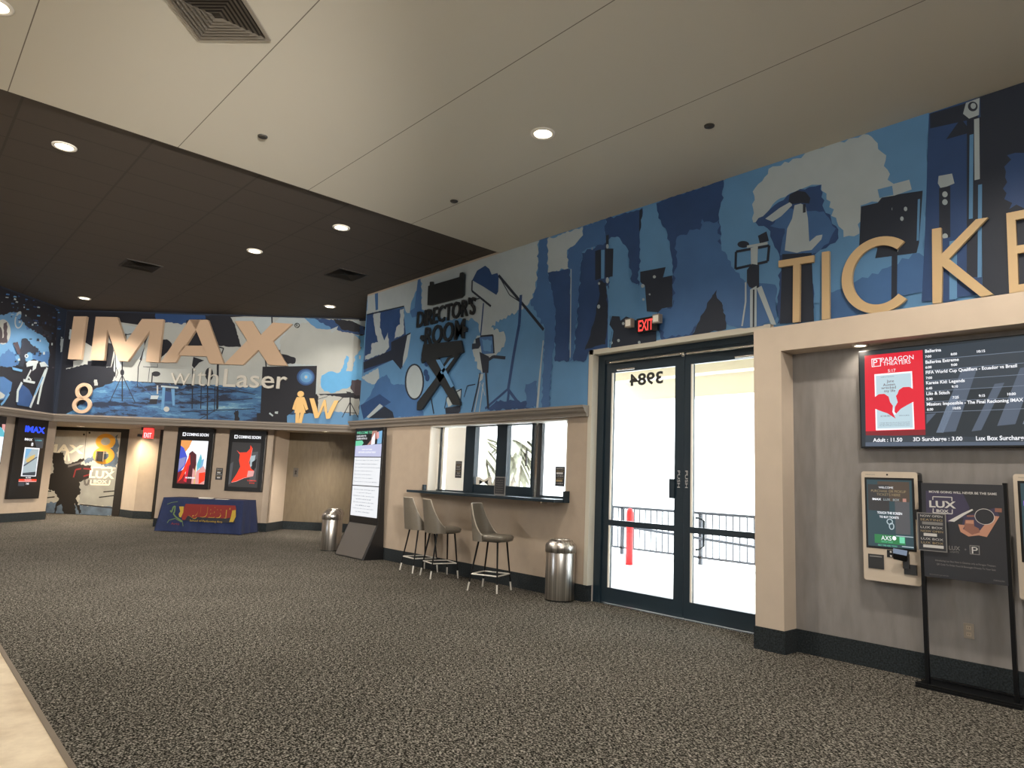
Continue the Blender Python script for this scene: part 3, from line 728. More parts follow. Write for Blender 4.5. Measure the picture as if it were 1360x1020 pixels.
for a, b_ in (((60, 760), (500, 730)), ((0, 820), (520, 800)), ((200, 640), (520, 700)), ((0, 700), (300, 690)), ((260, 800), (120, 880)), ((380, 810), (400, 890))): M.l('m_navy', [a, b_], .018)
M.p('m_black', [(370, 830), (400, 810), (410, 880), (380, 890)], .01)
mural_done(M, 'wall_diagonal_mural')

# -- mural turning towards the camera, far left
M = Mural(FN, crop(0, 370, 5.369), -15.5, 4.02, 2.55, CEIL)
M.p('m_black', [(-900, -700), (430, 60), (460, 1000), (-900, 1000)])
M.p('m_sky', [(-300, 230), (0, 260), (120, 240), (230, 330), (330, 430), (350, 460), (350, 560), (290, 560), (100, 620), (-300, 600)], .02)
M.p('m_blue', [(-300, 520), (0, 560), (60, 500), (110, 540), (130, 620), (60, 630), (-300, 630)], .02); M.p('m_blue', [(230, 530), (350, 520), (345, 630), (300, 600), (230, 570)], .015)
M.p('m_blue', [(180, 320), (215, 315), (215, 360), (190, 365)]); M.e('m_grey', (135, 295), 32, 62, rot=8); M.e('m_sky', (135, 300), 22, 48, rot=8)
M.e('m_pale', (20, 380), 55, 90); M.p('m_plum', [(25, 320), (50, 310), (50, 460), (-20, 460), (-20, 430), (25, 420)], .01); M.e('m_plum', (-8, 400), 25, 60)
M.p('m_navy', [(150, 235), (370, 400), (365, 440), (230, 370), (140, 290)], .02)
rnd = random.Random(5)
for i in range(60):
    x = rnd.uniform(-60, 440); y = 60 + (x + 60) * 0.42 + rnd.uniform(0, 190) - 40
    w = rnd.uniform(6, 24); h = rnd.uniform(4, 16)
    M.p(rnd.choice(['m_grey', 'm_sky', 'm_blue', 'm_deep', 'm_navy', 'm_deep']), [(x, y), (x + w, y + h * .4), (x + w * .8, y + h), (x - w * .2, y + h * .8)], .01, .05)
for i in range(45):
    x = rnd.uniform(90, 400); y = 300 + rnd.uniform(0, 330); w = rnd.uniform(5, 18); h = rnd.uniform(5, 20)
    M.p(rnd.choice(['m_grey', 'm_plum', 'm_black', 'm_navy', 'm_deep', 'm_black']), [(x, y), (x + w, y), (x + w, y + h), (x - w * .2, y + h)], .01, .05)
M.p('m_plum', [(90, 460), (120, 450), (150, 540), (120, 540)]); M.p('m_navy', [(150, 430), (190, 430), (230, 480), (270, 500), (265, 525), (190, 530), (160, 630), (130, 630), (140, 500)], .015)
M.e('m_grey', (183, 552), 14, 14); M.e('m_navy', (183, 552), 6, 6); M.p('m_grey', [(425, 430), (455, 430), (450, 520), (425, 525)], .01)
M.p('m_grey', [(180, 605), (200, 585), (245, 585), (260, 600), (250, 640), (225, 660), (230, 620), (185, 630)]); M.p('m_grey', [(275, 600), (310, 592), (340, 625), (285, 630)])
M.p('m_sky', [(80, 630), (155, 650), (150, 665), (85, 650)]); M.p('m_grey', [(160, 715), (245, 735), (240, 750), (160, 735)]); M.l('m_grey', [(185, 720), (200, 700), (215, 725)], .03); M.l('m_grey', [(215, 650), (180, 720)], .04)
M.p('m_blue', [(-60, 700), (20, 700), (80, 740), (70, 800), (20, 860), (-60, 880)]); M.p('m_pale', [(-40, 780), (30, 830), (20, 850), (-40, 870)]); M.l('m_sky', [(58, 820), (20, 880), (0, 900)], .05)
M.p('m_deep', [(140, 745), (200, 790), (230, 850), (200, 915), (115, 900), (110, 800)]); M.l('m_grey', [(150, 740), (120, 800), (115, 880)], .06)
M.l('m_grey', [(330, 635), (290, 760), (262, 895)], .06); M.l('m_grey', [(320, 650), (260, 790), (208, 920)], .06); M.l('m_sky', [(300, 700), (240, 830)], .04)
M.p('m_pale', [(-60, 840), (-10, 870), (-60, 900)])
mural_done(M, 'wall_far_left_mural')

# ------------------------------------------------------------------ things
def disc(mb, c, r, z, m, n=28, down=True):
    vs = [(c[0] + r * math.cos(2 * math.pi * k / n), c[1] + r * math.sin(2 * math.pi * k / n), z) for k in range(n)]
    mb.add(vs, [tuple(range(n))[::-1] if down else tuple(range(n))], m)
def downlight(x, y, z, label, power, r=0.09, group='recessed ceiling downlights', color=(1.0, 0.88, 0.73), angle=2.3):
    t = thing('downlight', label, 'ceiling light', (x, y, z), group)
    k = MB(); k.lathe([(r * 1.35, 0), (r * 1.32, -0.012), (r, -0.012), (r * 0.97, -0.002)], (x, y, z), 'white_paint', 28); k.build('trim_ring', t)
    k = MB(); disc(k, (x, y), r * 0.98, z - 0.006, 'lamp_lens'); k.build('lens', t)
    if power: lamp('downlight_lamp', 'SPOT', (x, y, z - 0.03), power, color, r, (0, 0, 0), t, angle=angle, blend=0.9)
downlight(4.668, 4.917, CEIL, 'recessed downlight alone in the pale ceiling, in front of the ticket lettering', 600, .095)
ZD = CEIL + .035
for (x, y), lb in (((1.117, 9.207), 'brightest recessed downlight of the dark tiled ceiling, nearest the left edge'),
                   ((4.631, 9.145), 'recessed downlight of the dark ceiling nearest the pale ceiling panels, right of middle'),
                   ((4.184, 11.281), 'recessed downlight in the middle of the dark tiled ceiling'),
                   ((2.891, 17.62), 'recessed downlight above the first letter of the big wall letters'),
                   ((6.871, 13.807), 'recessed downlight above the right end of the diagonal mural')):
    downlight(x, y, ZD, lb, {17.62: 1100, 13.807: 280}.get(y, 460), .095)
downlight(0.22, 6.62, CEIL, 'recessed downlight cut by the left edge of the photo, in the pale ceiling', 180, .095)
for (x, y), lb in (((3.803, 19.844), 'small soffit downlight over the auditorium doors'), ((8.115, 16.016), 'small soffit downlight washing the bronze recess wall'), ((4.08, 22.96), 'smallest soffit downlight, close in front of the printed auditorium doors')):
    downlight(x, y, SOF, lb, 420, .075, 'small soffit downlights')
downlight(6.60, 2.572, 2.88, 'small downlight in the ticket alcove head beside the red screen panel', 22, .05, 'small soffit downlights', angle=2.6)
# the same fittings over the part of the lobby that lies behind the camera and further along the alcove
lamp('rear_downlight_lamp', 'SPOT', (4.7, 1.2, CEIL - .03), 620, (1.0, 0.89, 0.75), .1, (0, 0, 0), angle=2.6, blend=.7)
for x, y in ((4.7, -2.6), (1.2, 1.0), (1.2, -3.0), (-2.6, 5.0), (-2.6, 1.0), (-2.6, -3.0), (-5.6, 5.0)):
    lamp('rear_downlight_lamp', 'SPOT', (x, y, CEIL - .03), 200, (1.0, 0.89, 0.75), .1, (0, 0, 0), angle=2.3, blend=.9)
for x, y in ((0.1, 12.0), (-2.2, 15.0), (-2.2, 11.0), (-4.6, 13.0)):
    lamp('left_downlight_lamp', 'SPOT', (x, y, CEIL), 520, (1.0, 0.89, 0.75), .1, (0, 0, 0), angle=2.95, blend=.5)
for y in (0.6, -1.4): lamp('alcove_downlight_lamp', 'SPOT', (6.60, y, 2.85), 16, (1.0, 0.82, 0.58), .05, (0, 0, 0), angle=2.6, blend=.9)
lamp('left_soffit_lamp', 'SPOT', (1.2, 17.0, SOF - .03), 70, (1.0, 0.82, 0.58), .07, (0, 0, 0), angle=2.4)
lamp('exit_soffit_lamp', 'SPOT', (5.0, 21.6, SOF - .03), 330, (1.0, 0.80, 0.52), .07, (0, 0, 0), angle=2.4)

for (x, y), lb in (((2.627, 7.17), 'small dark concealed sprinkler cap left of the long ceiling seam'), ((5.121, 7.028), 'small dark concealed sprinkler cap near the dark ceiling point'), ((5.701, 3.604), 'small dark concealed sprinkler cap right of the pale ceiling downlight')):
    k = MB(); k.lathe([(0.0, -.018), (.035, -.018), (.05, -.010), (.052, 0)], (x, y, CEIL), 'sprinkler', 20)
    tag(k.build('sprinkler_cap'), lb, 'sprinkler', 'concealed sprinkler caps')

# square air diffuser in the pale ceiling
def diffuser(cx, cy, half, z, label, m='vent_metal', group='ceiling air vents', rot=0.0):
    t = thing('ceiling_vent', label, 'vent', (cx, cy, z), group)
    ca, sa = math.cos(rot), math.sin(rot)
    def Q(h, zz): return [(cx + (a * ca - b * sa) * h, cy + (a * sa + b * ca) * h, zz) for a, b in ((-1, -1), (1, -1), (1, 1), (-1, 1))]
    k = MB()
    vs = Q(half, z) + Q(half, z - .012) + Q(half * .90, z - .012)
    k.add(vs, [(i, (i + 1) % 4, 4 + (i + 1) % 4, 4 + i) for i in range(4)] + [(4 + i, 4 + (i + 1) % 4, 8 + (i + 1) % 4, 8 + i) for i in range(4)], m)
    k.build('frame', t)
    k = MB()
    k.add(Q(half * .9, z - .002), [(3, 2, 1, 0)], 'dark_vent'); k.build('backing', t)
    k = MB(); n = 7
    for i in range(n):
        a = half * (.88 - .115 * i); b = a - half * .085
        vs = Q(a, z - .018) + Q(b, z - .007)
        k.add(vs, [(j, (j + 1) % 4, 4 + (j + 1) % 4, 4 + j) for j in range(4)], m)
        k.add(vs, [(4 + j, 4 + (j + 1) % 4, (j + 1) % 4, j) for j in range(4)], m)
    k.build('louvre', t)
diffuser(1.545, 5.45, 0.315, CEIL, 'large square louvred air vent in the pale ceiling, upper left', rot=math.pi / 4)
diffuser(3.08, 13.80, 0.30, ZD, 'dark square vent in the tiled ceiling above the big letters', 'dark_vent')
diffuser(5.9, 11.3, 0.30, ZD, 'dark square vent in the tiled ceiling left of the folding chair sign', 'dark_vent')

# ---- window
window = thing('window_1', None, None, (7.1, 8.2, 1.27)); window['kind'] = 'structure'
C6 = crop(560, 550, 6.476)
def sx(x, y, off): return FA.S(*C6(x, y), off)[0]
h0, h1 = 1.28, 2.365
k = MB()
k.box((6.905, 9.765, h0), (7.2, 9.79, h1), 'white_paint'); k.box((6.905, 6.55, h0), (7.2, 6.575, h1), 'white_paint')
k.box((6.905, 6.55, h1 - .015), (7.2, 9.79, h1 + .01), 'white_paint'); k.box((6.905, 6.55, h0 - .03), (7.2, 9.79, h0), 'dark_frame'); k.build('window_lining', window)
O = -0.20
def bar(name, a, b, z0, z1, o0, o1, m, par):
    k = MB(); k.fbox(FA, a, b, z0, z1, o0, o1, m); return k.build(name, par)
xs = [sx(*p, O) for p in ((150, 300), (170, 300), (185, 300), (205, 300), (394, 300), (476, 300), (664, 300), (752, 300), (965, 300), (985, 300), (1010, 300), (1040, 300))]
bar('window_post', xs[0], xs[1], h0, h1, O - .03, O + .03, 'white_paint', window); bar('window_post', xs[1], xs[2], h0, h1, O - .04, O + .04, 'dark_frame', window); bar('window_post', xs[2], xs[3], h0, h1, O - .03, O + .03, 'chrome', window)
bar('window_post', xs[4], xs[5], h0, h1, O - .04, O + .05, 'dark_frame', window); bar('window_post', xs[6], xs[7], h0, h1, O - .04, O + .05, 'dark_frame', window)
bar('window_post', xs[8], xs[9], h0, h1, O - .04, O + .05, 'dark_frame', window); bar('window_post', xs[9], xs[10], h0, h1, O - .03, O + .03, 'chrome', window); bar('window_post', xs[10], xs[11], h0, h1, O - .04, O + .02, 'charcoal_panel', window)
bar('window_rail', xs[5], xs[8], h0, h0 + .135, O - .035, O + .04, 'dark_frame', window)
bar('window_rail', xs[5], xs[8], h1 - .03, h1 - .015, O - .035, O + .04, 'dark_frame', window)
bar('window_rail', -9.765, xs[4], h0, h0 + .02, O - .03, O + .03, 'dark_frame', window); bar('window_rail', xs[11], -6.575, h0, h0 + .03, O - .03, O + .03, 'dark_frame', window)
for a, b in ((-9.765, xs[0]), (xs[3], xs[4]), (xs[5], xs[6]), (xs[7], xs[8]), (xs[11], -6.575)):
    k = MB(); k.fbox(FA, a, b, h0, h1 - .015, O - .003, O + .003, 'glass'); k.build('pane', window)
bar('window_pull', sx(905, 350, O), sx(915, 350, O), 1.72, 1.95, O + .01, O + .03, 'grey_panel', window)
k = MB(); a = FA.S(*C6(475, 605), O); b = FA.S(*C6(655, 535), O)
text(k, FA, 'M', a[0] - 0.02, a[1], FA.S(*C6(602, 605), O)[0], FA.S(*C6(480, 540), O)[1], O + .006, 'white_paint', .03)
k.flat(FA, [FA.S(*C6(*q), O) for q in ((608, 612), (632, 612), (665, 560), (665, 545), (640, 545))], O + .006, 'white_paint')
tag(k.build('window_lettering'), 'white capital letters low on the middle window pane', 'lettering')  # white letter shapes drawn just in front of the glass
# counter shelf under the window
def span(p, o): return FA.S(*C6(*p), o)
t = thing('counter_shelf', 'narrow dark ledge counter running under the window, above the bar stools', 'counter', (6.8, 8.2, 1.25))
k = MB(); k.box((6.62, 6.50, 1.235), (7.05, 9.98, 1.275), 'dark_frame'); k.build('counter_top', t, .004)
k = MB(); k.box((6.80, 6.48, 1.235), (6.905, 6.51, 1.39), 'dark_frame'); k.build('end_panel', t)
k = MB(); k.box((6.84, 9.80, 1.275), (6.90, 9.84, 1.37), 'dark_frame'); k.build('end_panel', t)
k = MB(); k.box((6.70, 6.80, 1.205), (6.80, 6.84, 1.235), 'chrome'); k.build('bracket', t)
# counter card
t = thing('card_holder', 'black menu card standing in a clear holder on the window counter', 'sign', (6.72, 7.62, 1.275))
FC = Frame((6.74, 7.6, 0), (0.05, -1, 0))
a = FC.S(*C6(622, 700)); b = FC.S(*C6(722, 540))
k = MB(); k.fbox(FC, a[0], b[0], 1.276, b[1], -.008, 0, 'p_grey'); k.build('holder', t)
k = MB(); k.fbox(FC, a[0] + .015, b[0] - .015, 1.30, b[1] - .015, 0, .002, 'p_dark'); k.build('card', t)
k = MB()
for i in range(9): text(k, FC, 'LUX BOX' if i == 0 else 'MENU SNACKS DRINKS', a[0] + .04, b[1] - .06 - i * .033, b[0] - .04, b[1] - .045 - i * .033, .0035, 'p_grey')
k.build('lettering', t)
def notice(name, F, cr, x0, y0, x1, y1, o, label, rows=8, frame='p_dark', ink=('p_white', 'p_gold', 'p_grey'), seed=1, group=None):
    """small printed sheet fixed to glass or wall"""
    a = F.S(*cr(x0, y1), o); b = F.S(*cr(x1, y0), o)
    s0, s1, z0, z1 = a[0], b[0], a[1], b[1]
    t = thing(name, label, 'notice', F.P((s0 + s1) / 2, z0, o), group)
    k = MB(); k.fbox(F, s0, s1, z0, z1, o, o + .004, frame); k.build('sheet', t)
    k = MB(); rr = random.Random(seed); H = (z1 - z0) / (rows + 1); W = s1 - s0
    for i in range(rows):
        z = z1 - H * (i + 1.1)
        if i % 3 == 2: k.fbox(F, s0 + W * rr.uniform(.1, .3), s1 - W * rr.uniform(.1, .35), z, z + H * .75, o + .004, o + .005, rr.choice(ink))
        else: text(k, F, rr.choice(['LUX BOX', 'SEATING', 'NOW OPEN', 'PREMIUM']), s0 + W * .12, z, s1 - W * .12, z + H * .55, o + .005, ink[i % len(ink)])
    k.build('lettering', t); return t
notice('window_notice', FA, C6, 288, 405, 348, 548, O + .008, 'small dark printed notice on the left window pane', 7, seed=3)
notice('window_notice', FA, C6, 1147, 452, 1235, 620, O + .008, 'small dark printed notice on the right window pane', 7, seed=4)

# ---- glazed double doors
door = thing('door_1', None, None, (7.05, 4.9, 0)); door['kind'] = 'structure'
DP = -0.15  # door plane lies 0.15 m behind the wall face
FDr = Frame((7.05, 0, 0), (0, -1, 0))
Y0, Y1, ZT = 6.115, 3.60, 3.215
def dbar(name, y0, y1, z0, z1, m='dark_frame', o0=-.05, o1=.03, par=door):
    k = MB(); k.fbox(FDr, -y0, -y1, z0, z1, o0, o1, m); return k.build(name, par)
dbar('door_frame', Y0, Y0 - .11, 0, ZT, o1=.05); dbar('door_frame', Y1 + .06, Y1, 0, ZT, o1=.05); dbar('door_frame', Y0 - .11, Y1 + .06, ZT - .075, ZT, o1=.05)
dbar('door_frame', Y0 - .11, Y1 + .06, 3.10, ZT - .075, o1=.035)
dbar('threshold', Y0 - .02, Y1, 0, .016, 'chrome', -.06, .10)
GT = 2.965
for (ya, yb, ga, gb) in ((6.0, 4.775, 5.88, 4.905), (4.765, 3.66, 4.66, 3.70)):
    leaf = thing('door_leaf', None, None, (7.05, (ya + yb) / 2, 0)); leaf.parent = door; leaf.location = Vector((7.05, (ya + yb) / 2, 0)) - door.location
    k = MB()
    k.fbox(FDr, -ya, -ga, .02, 3.095, -.03, .022, 'dark_frame'); k.fbox(FDr, -gb, -yb, .02, 3.095, -.03, .022, 'dark_frame')
    k.fbox(FDr, -ga, -gb, .02, .21, -.03, .022, 'dark_frame'); k.fbox(FDr, -ga, -gb, GT, 3.095, -.03, .022, 'dark_frame')
    k.fbox(FDr, -ga, -gb, .985, 1.055, -.03, .022, 'dark_frame'); k.build('stile_frame', leaf)
    k = MB(); k.fbox(FDr, -ga, -gb, .21, .985, -.004, .004, 'glass'); k.build('glass_pane', leaf)
    k = MB(); k.fbox(FDr, -ga, -gb, 1.055, GT, -.004, .004, 'glass'); k.build('glass_pane', leaf)
    k = MB()
    k.fbox(FDr, -ga - .02, -ga + .005, 1.055, GT, .010, .024, 'white_paint'); k.fbox(FDr, -ga - .02, -ga + .005, .21, .985, .010, .024, 'white_paint'); k.build('glazing_bead', leaf)
C8 = crop(740, 430, 2.318)
def closer(p0, p1, o, r=.017, m='chrome'):
    a = FDr.S(*C8(*p0), o); b = FDr.S(*C8(*p1), o)
    k = MB(); k.tube([FDr.P(*a, o), FDr.P(*b, o)], r, m); k.build('door_closer', door)
closer((162, 120), (385, 92), .06); closer((185, 142), (240, 136), .05, .014); closer((400, 92), (620, 66), .06); closer((548, 103), (620, 96), .05, .014); closer((500, 82), (560, 74), .08, .01)
k = MB(); a = FDr.S(*C8(388, 94), .06); k.lathe([(0, -.03), (.02, -.02), (.02, .02), (0, .03)], FDr.P(*a, .06), 'chrome', 12); k.build('door_closer', door)
k = MB(); k.fbox(FDr, -4.955, -4.885, 1.37, 1.60, .022, .06, 'dark_frame'); k.build('door_latch', door, .004)
k = MB(); q = FDr.S(926, 700)
k.tube([FDr.P(q[0] - .035, .80, -.03), FDr.P(q[0] - .035, .80, -.09), FDr.P(q[0] + .03, .84, -.09), FDr.P(q[0] + .03, 1.13, -.09), FDr.P(q[0] - .035, 1.16, -.09), FDr.P(q[0] - .035, 1.16, -.03)], .013, 'dark_frame'); k.build('door_pull', door)
for p in ((374, 490), (398, 490)):
    k = MB(); a = FDr.S(*C8(*p), .023); text(k, FDr, 'PUSH', a[0] - .018, 1.50, a[0] + .018, 1.70, .0235, 'p_white', vertical=True); k.build('push_lettering', door)
k = MB(); a = FDr.S(*C8(223, 205)); b = FDr.S(*C8(327, 163))
text(k, FDr, '3984', a[0], 2.765, b[0], 2.925, .0055, 'charcoal_panel', .03, mirror=True)
tag(k.build('address_numbers'), 'dark street number read backwards on the glass of the left door leaf', 'lettering')

# ---- ticket screen
t = thing('menu_screen', 'wide wall screen of film times and prices with a red poster panel', 'screen', (6.66, 1.8, 1.935))
FT_ = Frame((6.62, 0, 0), (0, -1, 0))
k = MB(); k.fbox(FT_, -2.60, -1.00, 1.925, 2.825, -.075, 0, 'black_plastic'); k.build('screen_casing', t, .004)
CT = crop(1140, 450, 6.182)
def TS(x, y): return FT_.S(*CT(x, y))
k = MB(); xl = TS(50, 400)[0]; xr = -1.012; zb, zt = 1.942, 2.815
k.fbox(FT_, -2.588, xr, zb, zt, 0, .002, 's_slate3'); o_ = .0025
def tp(m, P, o=.003): k.flat(FT_, [(min(max(q[0], -2.588), xr), min(max(q[1], zb), zt)) for q in (TS(*p) for p in P)], o, m)
tp('s_slate', [(540, 80), (2200, -150), (2200, 330), (560, 430)], .0026)
for P, m in (((( 850, 250), (980, 230), (800, 760), (640, 770)), 's_slate2'), (((760, 470), (830, 460), (700, 770), (640, 770)), 's_steel'), (((560, 620), (640, 610), (560, 700)), 's_slate2'),
             (((1120, 370), (1200, 360), (1010, 750), (930, 760)), 's_slate2'), (((1330, 240), (1460, 220), (1290, 700), (1140, 715)), 's_slate2'), (((1500, 300), (1600, 290), (1450, 700), (1350, 700)), 's_steel'), (((940, 60), (1050, 40), (960, 200), (860, 220)), 's_slate')): tp(m, P, .003)
tp('s_slate2', [(60, 800), (2200, 820), (2200, 880), (60, 890)], .0034); tp('s_slate', [(60, 792), (2200, 812), (2200, 840), (60, 850)], .0038)
k.build('display_picture', t)
k = MB()
tp('s_red', [(52, 140), (528, 92), (552, 778), (62, 790)]); tp('s_darkred', [(62, 760), (551, 745), (552, 790), (62, 800)], .0032)
tp('s_text', [(133, 292), (442, 266), (462, 742), (145, 752)], .0036); tp('s_pale', [(145, 305), (432, 280), (450, 730), (157, 738)], .004)
# two halves of a torn red heart
tp('s_red', [(135, 480), (170, 455), (215, 452), (250, 475), (262, 520), (285, 550), (280, 600), (300, 640), (308, 655), (240, 612), (190, 595), (140, 575)], .0045)
tp('s_red', [(322, 455), (335, 420), (370, 397), (420, 395), (455, 415), (458, 515), (400, 545), (350, 575), (312, 615), (298, 600), (302, 560), (325, 520), (310, 470)], .0045)
tp('s_text', [(290, 545), (298, 600), (312, 615), (300, 625), (283, 600), (290, 570)], .0048)
def tline(body, x0, y0, hgt, m='s_text', bold=.02, x1=None, o=.005):
    a = TS(x0, y0); mw = (TS(x1, y0)[0] - a[0]) if x1 else None
    textline(k, FT_, body, a[0], a[1], hgt, o, m, bold, mw)
tline('PARAGON', 190, 192, .042, x1=462, bold=0); tline('THEATERS', 205, 222, .036, x1=462, bold=0)
tp('s_text', [(108, 165), (185, 157), (187, 225), (112, 233)], .0044); tp('s_red', [(114, 171), (179, 164), (181, 220), (118, 227)], .0047); tline('P', 125, 222, .06, x1=178, bold=0)
tline('5:17', 245, 275, .028, x1=330, bold=0)
for i, w in enumerate(('Jane', 'Austen', 'wrecked', 'my life')): tline(w, (235, 205, 190, 215)[i], (360, 390, 415, 440)[i], .026, 's_ink', 0, (295, 320, 320, 305)[i])
tline('COMING THIS MONTH', 185, 320, .008, 's_greytext', 0, 400); tline('IN THEATERS', 185, 642, .014, 's_ink', 0, 265); tline('WRITTEN AND DIRECTED', 335, 635, .009, 's_greytext', 0, 420)
for i in range(3): tline('A FILM ABOUT BOOKS AND LOVE AND WRITING IN THE COUNTRY', 175, 695 + i * 12, .007, 's_greytext', 0, 425)
k.build('poster_panel', t)
k = MB()
rows = [('Ballerina', 115, ((550, '7:00', 157), (760, '8:00', 137), (975, '10:15', 115))), ('Ballerina Extreme', 205, ((552, '6:00', 245), (762, '9:00', 225))),
        ('FIFA World Cup Qualifiers - Ecuador vs Brazil', 290, ((556, '7:00', 332),)), ('Karate Kid: Legends', 375, ((558, '6:45', 417), (768, '9:10', 403))),
        ('Lilo & Stitch', 463, ((560, '5:30', 505), (775, '7:25', 492), (990, '9:15', 478), (1225, '10:00', 465))), ('Mission: Impossible - The Final Reckoning IMAX', 550, ((565, '6:30', 590), (778, '10:05', 580)))]
ends = (682, 828, 1308, 877, 752, 1358)
for (b_, y, ts), xe in zip(rows, ends):
    tline(b_, 550 + (y - 115) * .03, y, .028, x1=xe, bold=.025)
    for x, w, yy in ts: tline(w, x, yy, .021, x1=x + (52 if len(w) < 5 else 70), bold=.03)
for y in (175, 262, 348, 432, 520, 605):
    a = TS(552, y); k.fbox(FT_, a[0], xr, a[1] - .003, a[1] + .001, .004, .005, 's_steel')
tline('Adult : 11.50', 122, 846, .034, x1=368, bold=.02); tline('3D Surcharge : 3.00', 452, 840, .034, x1=872, bold=.02); tline('Lux Box Surcharge : 5.00', 968, 834, .036, x1=1530, bold=.02)
k.build('lettering', t)

# ---- self service kiosks on the alcove wall
FKi = Frame((6.58, 0, 0), (0, -1, 0))
def rrect(s0, s1, h0, h1, r, n=4):
    P = []
    for cx, cz, a in ((s1 - r, h0 + r, -90), (s1 - r, h1 - r, 0), (s0 + r, h1 - r, 90), (s0 + r, h0 + r, 180)):
        P += [(cx + r * math.cos(math.radians(a + 90 * i / n)), cz + r * math.sin(math.radians(a + 90 * i / n))) for i in range(n + 1)]
    return P
def kiosk(s0, s1, z0, z1, label, second=False):
    W, H = s1 - s0, z1 - z0
    X = lambda a: s0 + W * a
    Z = lambda b: z1 - H * b
    t = thing('ticket_kiosk', label, 'kiosk', FKi.P((s0 + s1) / 2, z0, -.06), 'wall mounted ticket kiosks')
    k = MB(); k.prism(FKi, rrect(s0, s1, z0, z1, .022), -.11, 0, 'white_plastic', 'charcoal_panel'); k.prism(FKi, rrect(s0, s1, z0, z1, .022), -.03, .002, 'white_plastic'); k.build('housing', t)
    k = MB(); k.fbox(FKi, X(.06), X(.94), Z(.705), Z(.055), .001, .006, 'black_plastic'); k.build('screen_bezel', t, .003)
    k = MB(); F = FKi
    k.fbox(F, X(.10), X(.90), Z(.685), Z(.075), .006, .008, 's_teal')
    if not second:
        k.fbox(F, X(.12), X(.50), Z(.36), Z(.12), .008, .0085, 's_dim'); k.fbox(F, X(.60), X(.85), Z(.56), Z(.27), .008, .0085, 's_grey'); k.fbox(F, X(.3), X(.86), Z(.27), Z(.09), .008, .0084, 's_brown')
        text(k, F, 'WELCOME', X(.32), Z(.155), X(.58), Z(.137), .009, 's_text'); text(k, F, 'PURCHASE OR PICKUP', X(.18), Z(.19), X(.80), Z(.168), .009, 's_goldtext'); text(k, F, 'TICKETS HERE', X(.28), Z(.222), X(.70), Z(.20), .009, 's_goldtext')
        text(k, F, 'IMAX', X(.20), Z(.265), X(.36), Z(.245), .009, 's_text', .03); text(k, F, 'LUX', X(.40), Z(.265), X(.52), Z(.245), .009, 's_mist'); text(k, F, 'BOX', X(.57), Z(.265), X(.68), Z(.245), .009, 's_mist'); k.fbox(F, X(.74), X(.80), Z(.27), Z(.24), .009, .0095, 's_skin')
        text(k, F, 'TOUCH THE SCREEN', X(.28), Z(.388), X(.72), Z(.366), .009, 's_text', .02); text(k, F, 'TO BUY TICKETS', X(.32), Z(.425), X(.66), Z(.405), .009, 's_text', .02)
        band(k, F, arc(X(.50), Z(.455), .026, .026, 0, 360, 20), arc(X(.50), Z(.455), .018, .018, 0, 360, 20), .0085, .0095, 's_mist'); band(k, F, arc(X(.53), Z(.495), .022, .03, 0, 360, 20), arc(X(.53), Z(.495), .014, .022, 0, 360, 20), .0085, .0095, 's_mist')
        k.fbox(F, X(.22), X(.76), Z(.655), Z(.575), .008, .009, 's_green'); text(k, F, 'AXS', X(.34), Z(.625), X(.52), Z(.585), .0095, 's_text'); k.flat(F, arc(X(.57), Z(.60), .016, .018, 0, 360, 16)[:-1], .0095, 's_text'); text(k, F, 'GROUP SALES', X(.34), Z(.645), X(.54), Z(.632), .0095, 's_mint'); text(k, F, 'FIRST TIME HERE TODAY', X(.28), Z(.68), X(.62), Z(.665), .0095, 's_mint')
        k.fbox(F, X(.66), X(.75), Z(.64), Z(.585), .009, .0095, 's_mint'); k.fbox(F, X(.6), X(.90), Z(.582), Z(.575), .0096, .0105, 's_mist'); k.fbox(F, X(.7), X(.9), Z(.672), Z(.664), .0096, .0105, 's_mist')
    else:
        cols = ('s_skin', 's_hotred', 's_brown', 's_goldtext', 's_red', 's_cobalt', 's_dim'); rr = random.Random(9)
        for i in range(40):
            a = rr.uniform(.10, .8); b = rr.uniform(.09, .42); k.fbox(F, X(a), X(a + .08), Z(b + .04), Z(b), .008 + i * .0001, .0085 + i * .0001, rr.choice(cols))
    k.build('touch_screen', t)
    k = MB(); k.fbox(F, X(.09), X(.37), Z(.89), Z(.76), .001, .008, 'charcoal_panel'); k.fbox(F, X(.12), X(.34), Z(.785), Z(.775), .008, .010, 'p_grey'); k.build('ticket_slot', t, .002)
    k = MB(); k.fbox(F, X(.43), X(.60), Z(.775), Z(.71), .001, .006, 'black_plastic')
    for a, b in ((.50, .725), (.57, .725), (.50, .762), (.57, .762)): k.flat(F, arc(X(a), Z(b), .009, .009, 0, 360, 12)[:-1], .0065, 'p_white')
    k.build('scanner_window', t)
    k = MB(); k.fbox(F, X(.72), X(.94), Z(.91), Z(.82), .001, .012, 'charcoal_panel'); k.fbox(F, X(.72), X(.82), Z(.86), Z(.73), .002, .03, 'charcoal_panel'); k.build('reader_bracket', t, .002)
    k = MB()
    c = [F.P(X(.55), Z(.785), .03), F.P(X(.78), Z(.80), .03), F.P(X(.80), Z(.80), .015), F.P(X(.57), Z(.785), .015), F.P(X(.62), Z(.68), .10), F.P(X(.86), Z(.69), .10), F.P(X(.86), Z(.70), .06), F.P(X(.62), Z(.69), .06)]
    k.hexa(c, 'black_plastic'); k.build('card_reader', t, .004)
    k = MB(); k.hexa([p + Vector((-.004, 0, .004)) for p in (c[0].lerp(c[4], .5), c[1].lerp(c[5], .5), c[1].lerp(c[5], .49), c[0].lerp(c[4], .49), c[0].lerp(c[4], .92), c[1].lerp(c[5], .92), c[1].lerp(c[5], .91), c[0].lerp(c[4], .91))], 's_steel'); k.build('reader_display', t)
